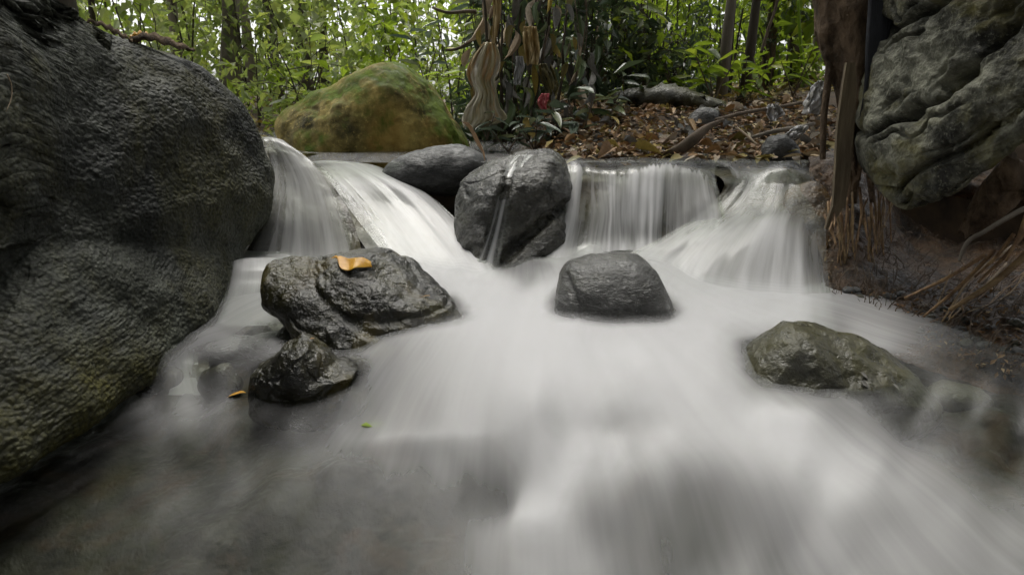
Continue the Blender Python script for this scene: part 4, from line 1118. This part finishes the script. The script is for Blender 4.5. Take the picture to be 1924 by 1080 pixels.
for k, (a, bb, r, lab) in enumerate([((812, 14), (895, 28), .012, 'broken brown branch sticking out left near the top edge'), ((838, 94), (905, 72), .012, 'crooked brown branch end pointing left above the striped cloth')]):
    q = np.stack([P(a[0] + (bb[0] - a[0]) * u, a[1] + (bb[1] - a[1]) * u + 5 * math.sin(u * 5), 3.9) for u in np.linspace(0, 1, 8)])
    V, F = tube(q, np.linspace(r * .6, r * .9, 8), 8); tag(mk('branch', V, F, M['twig'], None), lab, 'branch')

# ------------------------------------------------------------------ rags and plastic caught in the branches
def stripe_material(name, cols, scale=6.0, rough=0.6, trans=0.3):
    m = NT(name)
    fl = m.n('Attribute', attribute_name='flow').outputs['Vector']
    sep = m.n('SeparateXYZ'); m.l(fl, sep.inputs[0])
    nz = m.noise(fl, 3.0, 3, .6)
    v = m.math('FRACT', m.math('ADD', m.math('MULTIPLY', sep.outputs[0], scale), m.math('MULTIPLY', nz, 3.2)))
    n = len(cols)
    col = m.ramp(v, [((i + .5) / n, c) for i, c in enumerate(cols)])
    bs = m.n('BsdfPrincipled', i_Roughness=rough); m.l(col, bs.inputs['Base Color'])
    tr = m.n('BsdfTranslucent'); m.l(col, tr.inputs['Color'])
    mx = m.n('MixShader', i_0=trans); m.l(bs.outputs[0], mx.inputs[1]); m.l(tr.outputs[0], mx.inputs[2]); m.l(mx.outputs[0], m.out.inputs[0])
    return m.m
M['cloth_striped'] = stripe_material('faded_striped_cloth', [(.66, .62, .48), (.50, .46, .30), (.60, .44, .24), (.70, .67, .58), (.54, .50, .34)], 1.3)
M['cloth_tan'] = stripe_material('muddy_tan_plastic', [(.46, .35, .16), (.58, .46, .25), (.38, .28, .12)], 2.0)
M['cloth_pink'] = stripe_material('pink_red_cloth', [(.60, .10, .13), (.66, .22, .22)], 2.0)
M['cloth_white'] = stripe_material('dirty_white_plastic', [(.50, .50, .50), (.72, .72, .74), (.42, .41, .38)], 2.0, .35)
M['cloth_grey'] = stripe_material('grey_rag', [(.38, .38, .38), (.55, .55, .56), (.28, .28, .27)], 2.0)
M['cloth_olive'] = stripe_material('olive_rag', [(.17, .15, .06), (.28, .24, .10), (.12, .11, .05)], 2.0)
def rag(name, label, rows, Y, mat, cat='rag', fold=.025, seed=0, nf=3.0):
    """hanging cloth: rows of (left px, right px, py) from top to bottom, gathered into folds"""
    A = np.array([[P(l + (r - l) * u, y, Y) for (l, r, y) in rows] for u in (0, .33, .66, 1)])
    L = loft(A, 36, 40)
    uu, vv = np.meshgrid(np.linspace(0, 1, 36), np.linspace(0, 1, 40), indexing='ij')
    q = np.stack([uu.ravel() * nf, vv.ravel() * 1.2 + seed, uu.ravel() * 0], 1)
    L[:, :, 1] += (gnoise(q, seed) * fold * 1.3 + gnoise(q * 3.1, seed + 1) * fold * .8 + fbm(q * 7, 3, seed + 5) * fold * .25).reshape(36, 40)
    L[:, :, 2] += (gnoise(q * 3 + 4, seed + 2) * fold * .25 * vv.ravel()).reshape(36, 40)
    o = mk(name, L.reshape(-1, 3), grid_faces(36, 40), M[mat], None, attrs={'flow': np.stack([uu, vv * .35, uu * 0], 2).reshape(-1, 3)})
    md = o.modifiers.new('thickness', 'SOLIDIFY'); md.thickness = 0.002
    return tag(o, label, cat)
rag('striped_cloth', 'torn cream and orange striped cloth bunched on the shrub beside the yellow boulder', [(908, 930, 80), (886, 940, 108), (876, 938, 134), (880, 930, 152), (890, 934, 176), (876, 940, 200), (868, 952, 224), (872, 905, 240)], 3.5, 'cloth_striped', 'cloth', .05, 1, 4)
rag('tan_plastic', 'crinkled tan plastic sheet hanging high in the draped shrub', [(984, 1008, 50), (982, 1012, 75), (986, 1014, 100), (990, 1010, 122)], 3.55, 'cloth_tan', 'plastic', .03, 2)
rag('olive_rag', 'muddy yellow rag hanging just above the pink cloth', [(1012, 1036, 120), (1014, 1044, 140), (1022, 1050, 165), (1026, 1044, 180)], 3.58, 'cloth_olive', 'rag', .03, 3)
rag('pink_cloth', 'small torn pink red cloth snagged low in the dark shrub', [(1018, 1032, 176), (1010, 1030, 188), (1012, 1026, 198), (1020, 1028, 208)], 3.45, 'cloth_pink', 'cloth', .02, 4)
rag('grey_rag', 'grey white rag hanging left of the tan plastic sheet', [(970, 982, 106), (968, 986, 125), (965, 980, 145), (966, 978, 160)], 3.5, 'cloth_grey', 'rag', .02, 5)
rag('cream_strip', 'long cream strip hanging down from the top edge', [(922, 938, -30), (926, 942, 10), (926, 938, 45), (924, 932, 84)], 3.5, 'cloth_tan', 'strip', .02, 6)
rag('grey_strip', 'folded grey strip hanging in the dark shrub right of the muddy yellow rag', [(1076, 1090, 100), (1082, 1096, 125), (1088, 1102, 140), (1078, 1092, 152)], 3.8, 'cloth_grey', 'strip', .03, 7)
rag('white_plastic_bag', 'crumpled white plastic bag at the right back corner of the litter bed', [(1536, 1548, 152), (1524, 1550, 172), (1512, 1550, 195), (1508, 1540, 214)], 3.2, 'cloth_white', 'bag', .05, 8)
rag('crumpled_paper', 'crumpled whitish paper lying in the middle of the litter bed', [(1446, 1460, 196), (1440, 1470, 206), (1442, 1472, 216), (1446, 1458, 226)], 3.3, 'cloth_white', 'paper', .04, 9)
rag('white_scrap', 'flat white scrap on the litter left of the wooden lath', [(1500, 1518, 236), (1486, 1516, 245), (1478, 1508, 253), (1480, 1496, 260)], 3.0, 'cloth_white', 'scrap', .03, 10)

# ------------------------------------------------------------------ litter bed on the bank
def bank_pt(px, py):
    Y = 3.2
    for _ in range(30):
        p = P(px, py, Y); z = gz1(p[0], Y)
        k = (p[2] - z)
        Y = min(4.6, max(2.9, Y + k * 2.2))
    return np.array((P(px, py, Y)[0], Y, gz1(P(px, py, Y)[0], Y)))
rng = np.random.default_rng(9)
names = {'leaf_dead': 'brown curled dead leaf in the litter bed on the bank', 'leaf_dead2': 'bleached tan dead leaf in the litter bed on the bank',
         'leaf_dead3': 'olive yellow fallen leaf in the litter bed on the bank', 'leaf_grey': 'dark grey fallen leaf in the litter bed on the bank'}
for k in range(240):
    x = rng.uniform(.22, 1.55); Y = 2.95 + 1.35 * rng.random() ** 1.6
    z = gz1(x, Y) + rng.uniform(.004, .035)
    mt = rng.choice(['leaf_dead', 'leaf_dead', 'leaf_dead', 'leaf_dead2', 'leaf_dead3', 'leaf_grey'])
    o = one_leaf(None, (x, Y, z), (rng.normal(), rng.normal(), rng.normal(0, .28)), rng.uniform(.045, .12), rng.choice([.3, .4, .5]), mt, rng, 'fallen_leaf', curl=rng.choice([.1, .3, .5]), fold=rng.choice([.2, .7]), roll=.5)
    tag(o, names[mt], 'leaf', 'fallen leaves on the bank: ' + mt.replace('leaf_dead2', 'tan').replace('leaf_dead3', 'olive').replace('leaf_dead', 'brown').replace('leaf_grey', 'grey'))
n = 5200
xs = rng.uniform(.12, 1.75, n); ys = 2.9 + 1.7 * rng.random(n) ** 1.3
zs = ground_z(xs, ys) + rng.uniform(0, .03, n)
d = rng.normal(0, 1, (n, 3)); d[:, 2] *= .22
for mt, sl in (('leaf_dead', slice(0, 3000)), ('leaf_dead3', slice(3000, 3900)), ('leaf_dead2', slice(3900, 4500)), ('leaf_grey', slice(4500, 5200))):
    V, F, rv = leaf_cloud(np.stack([xs, ys, zs], 1)[sl], d[sl], rng.uniform(.02, .055, len(xs[sl])), .6, rng)
    tag(mk('leaf_litter', V, F, M[mt], origin=(0, 0, 0), attrs={'rnd': rv}, smooth=False), kind='stuff')
# forest floor litter farther back and to the left
n = 5000
xs = rng.uniform(-4, 4, n); ys = 4.4 + 7 * rng.random(n) ** 1.4; zs = ground_z(xs, ys) + rng.uniform(0, .05, n)
d = rng.normal(0, 1, (n, 3)); d[:, 2] *= .3
V, F, rv = leaf_cloud(np.stack([xs, ys, zs], 1), d, rng.uniform(.05, .10, n), .5, rng)
tag(mk('leaf_litter', V, F, M['leaf_dead3'], origin=(0, 0, 0), attrs={'rnd': rv}, smooth=False), kind='stuff')

def limb(name, label, pts, rad, mat, cat, sides=9, flat=1.0, noise=.15, seed=0):
    q = cr(np.array([P(*p) for p in pts]), np.linspace(0, len(pts) - 1, 26))
    r = cr(np.array(rad, float)[:, None], np.linspace(0, len(rad) - 1, 26))[:, 0]
    V, F = tube(q, r, sides)
    V[:, 1] = q.mean(0)[1] + (V[:, 1] - q.mean(0)[1]) * flat
    V += (fbm(V * 25, 3, seed) * r.mean() * noise)[:, None]
    return tag(mk(name, V, F, mat, None), label, cat)
limb('bark_sheath', 'pale curved piece of bark lying across the front of the litter bed', [(1240, 292, 2.98), (1275, 284, 2.98), (1305, 262, 3.02), (1325, 240, 3.10), (1350, 225, 3.2)], [.006, .022, .026, .016, .006], M['twig'], 'bark', 12, .5)
limb('mossy_log', 'rotten mossy log lying along the back edge of the litter bed', [(1150, 190, 4.2), (1230, 185, 4.15), (1300, 192, 4.1), (1372, 215, 4.0)], [.05, .07, .065, .04], M['rock_moss'], 'log', 14, 1, .5, 3)
limb('stick', 'long dry stick slanting up through the back of the litter bed', [(1345, 225, 3.4), (1400, 212, 3.5), (1470, 200, 3.6), (1520, 190, 3.7)], [.008, .010, .009, .005], M['twig'], 'stick', 7)
limb('stick', 'thick grey stick lying in front of the crumpled paper', [(1400, 262, 3.1), (1450, 248, 3.12), (1500, 240, 3.15), (1530, 232, 3.2)], [.006, .010, .011, .008], M['bark_pale'], 'stick', 7)
limb('stick', 'short pale stick sloping down at the middle of the litter bed', [(1385, 240, 3.1), (1405, 256, 3.05), (1422, 272, 3.0)], [.004, .006, .004], M['leaf_dead2'], 'stick', 6)
limb('green_stem', 'bare lime green stem bending down in front of the thicket', [(1500, 0, 4.2), (1503, 60, 4.2), (1508, 110, 4.2), (1524, 165, 4.2)], [.006, .009, .008, .003], M['leaf_lime'], 'stem', 7)
limb('leaning_stem', 'brown green stem leaning right below the broad green leaf', [(1430, 100, 4.4), (1442, 60, 4.4), (1456, 20, 4.4), (1465, -20, 4.4)], [.010, .009, .008, .007], M['twig'], 'stem', 7)
rock('stone', 'grey blue stone at the front right corner of the litter bed', [(1432, 300, 3.0), (1440, 268, 3.0), (1462, 256, 3.0), (1490, 262, 3.0), (1500, 300, 3.0), (1470, 320, 3.0)], (1466, 288, 3.0), .06, .08, M['rock_g'], 5, .85, .9, d_basic(.008, 12, 90, ridged=.01), cat='stone')
rock('stone', 'brown stone half buried right of the mossy log', [(1290, 250, 3.7), (1300, 212, 3.7), (1330, 200, 3.7), (1360, 215, 3.7), (1368, 250, 3.7)], (1330, 235, 3.7), .08, .1, M['rock_round'], 5, .85, .9, d_basic(.01, 9, 92), cat='stone')

# ------------------------------------------------------------------ tree on the right bank, its lath, roots and the root bundle
rb = P(1600, 340, 2.34); tree_r = empty('bank_tree', tuple(rb)); tag(tree_r, 'brown rough tree trunk standing on the bank against the grooved boulder', 'tree')
q = cr(np.array([P(*p) for p in [(1560, -700, 2.6), (1575, -300, 2.5), (1585, 0, 2.42), (1592, 70, 2.40), (1602, 140, 2.38), (1604, 220, 2.37), (1600, 300, 2.36), (1596, 380, 2.36)]]), np.linspace(0, 7, 70))
r = cr(np.array([.11, .10, .090, .080, .062, .045, .036, .03])[:, None], np.linspace(0, 7, 70))[:, 0]
q = cr(q, np.linspace(0, 69, 220)); r = np.interp(np.linspace(0, 69, 220), np.arange(70), r)
V, F = tube(q, r, 60)
V += (fbm(V * np.array((18, 18, 8)), 4, 95) * .018 - np.abs(gnoise(V * np.array((40, 40, 9)), 96)) * .012)[:, None] * np.array((1, 1, .2))
mk('trunk', V, F, M['bark_brown'], tree_r)
rng = np.random.default_rng(21)
cp = P(1570, -700, 2.6)
pos = cp + rng.normal(0, 1, (1500, 3)) * np.array((.8, .8, .45)) + np.array((0, .5, .6)); dd = rng.normal(0, 1, (1500, 3))
V, F, rv = leaf_cloud(pos, dd, rng.uniform(.08, .16, 1500), .5, rng)
o = mk('crown', V, F, M['leaf_dark'], tree_r, attrs={'rnd': rv}, smooth=False); o['kind'] = 'stuff'
def root_obj(parent, pts, rad, mat, name='root', n=14, sides=6, seg=0.0):
    q = cr(np.array([P(*p) if len(p) == 3 else p for p in pts]), np.linspace(0, len(pts) - 1, n))
    r = np.interp(np.linspace(0, 1, n), np.linspace(0, 1, len(rad)), rad)
    if seg: r = r * (1 + seg * (np.arange(n) % 2))
    V, F = tube(q, r, sides); return mk(name, V, F, mat, parent)
for pts, rad in (([(1612, 150, 2.36), (1622, 210, 2.33), (1618, 280, 2.32), (1612, 340, 2.31)], [.012, .014, .012, .008]),
                 ([(1560, 70, 2.40), (1556, 150, 2.38), (1548, 220, 2.37), (1546, 300, 2.36)], [.010, .013, .012, .010]),
                 ([(1594, 120, 2.36), (1608, 200, 2.33), (1600, 260, 2.32), (1606, 330, 2.31)], [.010, .011, .010, .008]),
                 ([(1620, 100, 2.37), (1634, 220, 2.34), (1632, 300, 2.32), (1640, 380, 2.30)], [.008, .012, .012, .010])):
    root_obj(tree_r, pts, rad, M['bark_brown'], sides=8)
for k in range(34):                                   # rootlets hanging over the wet bank
    px = rng.uniform(1552, 1672); py = rng.uniform(345, 410) if px < 1600 or px > 1630 else rng.uniform(350, 380); L = rng.uniform(70, 165) * (1 - abs(px - 1612) / 180)
    Y = 2.30 + (px - 1600) * .0004
    sw = rng.normal(0, 7)
    root_obj(tree_r, [(px - sw, py, Y + .02), (px + rng.normal(0, 3), py + L * .35, Y - .015), (px + sw * .6, py + L * .7, Y - .05), (px + sw + rng.normal(0, 3), py + L, Y - .085)],
             [rng.uniform(.0022, .005), rng.uniform(.002, .0045), .002], M['root_pale' if rng.random() < .3 else 'root'], seg=.25)
# wooden lath
A = [(1598, 118, 18), (1596, 160, 28), (1588, 240, 33), (1583, 320, 31), (1576, 385, 25), (1562, 412, 16), (1552, 430, 5)]
V = []
for px, py, w in A:
    for dx, dy in ((-.5, -.008), (.5, -.002), (.5, .012), (-.5, .006)):
        p = P(px + dx * w, py, 2.25); p[1] += dy; V.append(p)
V = np.array(V); F = []
for i in range(len(A) - 1):
    for j in range(4):
        a, b2 = i * 4 + j, i * 4 + (j + 1) % 4
        F.append((a, b2, b2 + 4, a + 4))
F += [(3, 2, 1, 0), tuple(range(len(V) - 4, len(V)))]
M['lath'] = plain_material('weathered_lath', (.09, .07, .045), (.24, .19, .12), 10, .8, .6, (6, 6, .6))
tag(mk('wooden_lath', V, F, M['lath'], None, smooth=False), 'flat weathered wooden lath leaning upright against the brown tree trunk', 'lath')
# black roots running down between tree and boulder
bk = empty('black_root', tuple(P(1625, 215, 2.25))); tag(bk, 'bundle of smooth blackish roots hanging between the brown trunk and the grooved boulder', 'root')
for k in range(9):
    o_ = k * 5
    root_obj(bk, [(1640 + o_ * 1.1, -260, 2.28), (1638 + o_, -20, 2.27), (1632 + o_ * .75, 80, 2.25), (1628 + o_ * .3, 160, 2.24), (1616 + o_ * .3, 225, 2.25)], [.011, .010, .009, .007, .003], M['root_black'], n=18, sides=8)

rbn = empty('root_bundle', tuple(P(1850, 560, 1.86))); tag(rbn, 'straight brown and yellow roots slanting out of the dark bank at right', 'roots')
def slant(p0, p1, Y0, Y1, r, mat, bend=0):
    m = ((p0[0] + p1[0]) / 2 + bend, (p0[1] + p1[1]) / 2 + bend)
    root_obj(rbn, [(p0[0], p0[1], Y0), (m[0], m[1], (Y0 + Y1) / 2), (p1[0], p1[1], Y1)], [r, r * .9, r * .6], M[mat], seg=.08)
slant((1945, 462), (1785, 582), 1.90, 1.84, .0105, 'root_pale', 6)
for k in range(10):
    t = rng.random()
    p1 = (1702 + 150 * rng.random(), 0); p1 = (p1[0], 628 - (p1[0] - 1702) * .32 + rng.normal(0, 8))
    L = rng.uniform(90, 220)
    slant((p1[0] + L * .78 + rng.normal(0, 26), p1[1] - L * .66 + rng.normal(0, 20)), p1, 2.12, 1.86, rng.uniform(.0018, .0042), rng.choice(['root', 'root', 'root_pale']), rng.normal(0, 14))
for a_, b_ in (((1935, 425), (1838, 530)), ((1905, 440), (1832, 520)), ((1930, 400), (1890, 490)), ((1870, 470), (1735, 595)), ((1850, 480), (1700, 560))):
    slant(a_, b_, 1.92, 1.88, .006, 'root', 3)
limb('bent_root', 'grey bent root arching in front of the dark hollow under the grooved boulder', [(1950, 380, 1.75), (1900, 405, 1.78), (1850, 435, 1.82), (1818, 455, 1.84), (1802, 490, 1.86)], [.006, .007, .006, .006, .004], M['bark_pale'], 'root', 8)
limb('rotten_wood', 'orange brown rotten wood slab in the hollow under the grooved boulder', [(1790, 430, 2.12), (1830, 405, 2.08), (1880, 370, 2.0), (1950, 330, 1.9)], [.012, .045, .06, .07], M['bark_brown'], 'wood', 14, .5, .6, 5)
# pebbles and stones at the foot of the bank and along the back of the lip
rng = np.random.default_rng(31)
tagged = 0
for k in range(70):
    px = rng.uniform(1590, 1924); py = 575 + (px - 1590) * .22 + rng.uniform(-45, 25)
    o = Vector((0, 0, CAM_Z)); d = (Vector(P(px, py, 2.0)) - o).normalized(); h = BANK_BVH.ray_cast(o, d)
    if h[0] is None: continue
    D, F = ico(3); r = rng.uniform(.006, .018)
    V = D * r * np.array((rng.uniform(.8, 1.5), 1, rng.uniform(.5, .9))); V = V + normals(V, F) * (fbm(V * 60 + k, 2, k) * r * .3)[:, None] + np.array(h[0])
    tag(mk('pebble', V, F, M[rng.choice(['rock_g', 'rock_round', 'earth', 'rock_moss'])]), 'small wet pebble set in the dark earth at the foot of the right bank', 'pebble', 'pebbles at the foot of the bank')
for k in range(16):
    x = rng.uniform(.25, 1.30); Y = rng.uniform(2.90, 3.02); D, F = ico(4); r = rng.uniform(.02, .045)
    V = D * r * np.array((rng.uniform(1, 1.6), 1, rng.uniform(.45, .7))); V = V + normals(V, F) * (fbm(V * 25 + k, 3, k) * r * .35)[:, None] + np.array((x, Y, gz1(x, Y) + .004))
    tag(mk('stone', V, F, M[rng.choice(['rock_moss', 'rock_round', 'earth'])]), 'small flat stone half buried in leaves along the lip of the right falls', 'stone', 'stones along the lip')
for k in range(34):
    x = rng.uniform(.2, 1.35); Y = rng.uniform(2.86, 2.98)
    mt = rng.choice(['leaf_dead', 'leaf_dead2', 'leaf_dead3'])
    o = one_leaf(None, (x, Y, max(gz1(x, Y), .79) + .008), (rng.normal(), rng.normal(0, .6), rng.normal(0, .2)), rng.uniform(.05, .10), .4, mt, rng, 'fallen_leaf', curl=.3, fold=.2, roll=.4)
    tag(o, {'leaf_dead': 'brown', 'leaf_dead2': 'tan', 'leaf_dead3': 'olive'}[mt] + ' dead leaf caught on the very lip of the right falls', 'leaf', 'leaves on the lip')
# fine root fibres matted over the bank
parts = []
for k in range(330):
    px = rng.uniform(1560, 1924); lo = 400 + (px - 1560) * .25; py = rng.uniform(lo, 610 + (px - 1560) * .12)
    o = Vector((0, 0, CAM_Z)); d = (Vector(P(px, py, 2.0)) - o).normalized()
    h = BANK_BVH.ray_cast(o, d)
    if h[0] is None: continue
    b = np.array(h[0]); N_ = np.array(h[1]); N_ = N_ if N_[1] < 0 else -N_
    dr = np.array((-.75 + rng.normal(0, .4), -.25, -.55 + rng.normal(0, .3))) if px > 1670 else np.array((rng.normal(0, .25), -.2, -1))
    dr /= np.linalg.norm(dr); L = rng.uniform(.03, .13)
    sgm = np.stack([b + dr * L * (u - .5) + N_ * (.006 + .02 * math.sin(u * 3.1)) + rng.normal(0, .0025, 3) for u in np.linspace(0, 1, 5)])
    parts.append(tube(sgm, rng.uniform(.0006, .0020), 4, close=False))
V, F = join(parts)
tag(mk('root_fibres', V, F, M['twig'], origin=(0, 0, 0)), kind='stuff')
# leaf and twig crumbs on the bank
pos, dd = [], []
for k in range(900):
    px = rng.uniform(1500, 1924); py = rng.uniform(300, 520) if px < 1580 else rng.uniform(540, 600 + (px - 1560) * .32)
    o = Vector((0, 0, CAM_Z)); d = (Vector(P(px, py, 2.0)) - o).normalized(); h = BANK_BVH.ray_cast(o, d)
    if h[0] is None: continue
    pos.append(np.array(h[0]) - np.array(d) * .004); dd.append(rng.normal(0, 1, 3))
V, F, rv = leaf_cloud(np.array(pos), np.array(dd), rng.uniform(.008, .024, len(pos)), .5, rng)
tag(mk('bank_crumbs', V, F, M['leaf_dead'], origin=(0, 0, 0), attrs={'rnd': rv}, smooth=False), kind='stuff')

# ------------------------------------------------------------------ things lying on the boulders
ALLV = np.concatenate([v for v, f in ROCKS]); _F = []; _n = 0
for v, f in ROCKS: _F.append(f + _n); _n += len(v)
BV2 = BVHTree.FromPolygons(ALLV.tolist(), np.concatenate(_F).tolist())
def hit(px, py, Y=2.0):
    o = Vector((0, 0, CAM_Z)); d = (Vector(P(px, py, Y)) - o).normalized(); h = BV2.ray_cast(o, d)
    return (np.array(h[0]), np.array(h[1])) if h[0] is not None else (P(px, py, Y), np.array((0, -.5, .8)))
# orange leaf draped over the top of the wet rock
S = [[(622, 492), (632, 489), (636, 490)], [(640, 489), (640, 497), (640, 506)], [(655, 489), (655, 500), (655, 514)], [(670, 490), (669, 500), (668, 511)], [(684, 492), (684, 498), (685, 506)], [(698, 495), (698, 499), (700, 507)]]
A = np.zeros((len(S), 3, 3))
for i, row in enumerate(S):
    for j, (px, py) in enumerate(row):
        h, nn = hit(px, max(py, 486), 1.95)
        A[i, j] = h + np.array((0, -.004, .010 + .004 * math.sin(i * 2.1 + j)))
L = loft(A, 30, 16)
o = mk('orange_leaf', L.reshape(-1, 3), grid_faces(30, 16), M['leaf_orange']); tag(o, 'orange fallen leaf lying on top of the large wet rock', 'leaf')
md = o.modifiers.new('thickness', 'SOLIDIFY'); md.thickness = 0.0015; md.offset = 1
# curled dead bark and leaf strips along the top edge of the left boulder
def strip(name, label, pts, w, mat, Y, cat, lift=.008, arch=.3):
    q = cr(np.array([P(px, py, Y + (px - 300) * .0016) for px, py in pts]), np.linspace(0, len(pts) - 1, 30))
    V = []
    for i in range(30):
        t = i / 29; ww = w * (.15 + math.sin(math.pi * t) ** .6)
        for s in (-1, -.5, 0, .5, 1):
            V.append(q[i] + np.array((0, s * ww, lift + arch * ww * (1 - s * s) + .004 * math.sin(i * 1.1 + s * 3))))
    o = mk(name, np.array(V), grid_faces(30, 5), mat); md = o.modifiers.new('thickness', 'SOLIDIFY'); md.thickness = .004
    return tag(o, label, cat)
strip('bark_strip', 'long curled dark red brown bark strip lying on the crest of the left boulder', [(240, 84), (270, 76), (300, 80), (335, 92), (366, 98)], .035, M['bark_brown'], 2.25, 'bark', .004, .5)
strip('bark_strip', 'thin brown strip of bark up the crest left of the curled one', [(165, 42), (200, 54), (225, 68), (250, 80)], .018, M['bark_brown'], 2.15, 'bark', .004, .5)
strip('dry_leaf', 'small orange dry leaf tucked on the curled bark of the left boulder', [(244, 78), (258, 72), (278, 74), (292, 78)], .02, M['leaf_orange'], 2.28, 'leaf', .006, .6)
# dry grass blade on the left boulder face
pp = [hit(px, py, 1.4)[0] + np.array((.006, -.010, 0)) for px, py in ((14, 140), (22, 160), (22, 185), (12, 210))]
q = cr(np.array(pp), np.linspace(0, 3, 16)); V, F = tube(q, np.linspace(.0018, .0008, 16), 5); tag(mk('dry_grass_stalk', V, F, M['leaf_dead2'], None), 'thin dry grass blade stuck to the left boulder near the picture edge', 'blade')
# leaf tip poking from the water left of the pointed rock; drowned yellow leaf; seed on the pointed rock
w0 = on_water(447, 742)
rng = np.random.default_rng(4)
tag(one_leaf(None, w0 + np.array((.02, 0, .006)), (-1, -.15, .02), .045, .35, 'leaf_orange', rng, 'floating_leaf', roll=.05), 'small orange leaf tip poking out of the water left of the pointed rock', 'leaf')
w1 = on_water(678, 800)
tag(one_leaf(None, w1 + np.array((0, 0, .002)), (1, .25, .0), .055, .4, 'leaf_lime', rng, 'drowned_leaf', curl=.05, fold=0.0, roll=.02), 'blurred yellow green leaf just under the foam below the pointed rock', 'leaf')
for px, py, lab in ((578, 642, 'tiny brown seed husk on the tip of the pointed rock'), (790, 563, 'small dark red scrap of leaf on the right flank of the large wet rock'), (868, 232, 'dry brown leaf leaning on the right flank of the yellow boulder')):
    h, nn = hit(px, py, 2.0)
    tag(one_leaf(None, h + nn * .006, (.8, -.3, .5 if px != 868 else -.8), .018 if px < 600 else (.03 if px < 800 else .13), .5, 'leaf_dead', rng, 'leaf_scrap', roll=.3), lab, 'leaf')
for px, py, lab in ((1675, 722, 'grey wet leaf scrap at the right end of the low mossy rock'), (1618, 718, 'pale leaf scrap near the lower right edge of the low mossy rock'), (1615, 700, 'dull leaf scrap high on the right part of the low mossy rock')):
    h, nn = hit(px, py, 1.6)
    tag(one_leaf(None, h + nn * .004, (.5, -.6, -.3), .020, .5, 'leaf_grey', rng, 'leaf_scrap', roll=.3), lab, 'leaf')
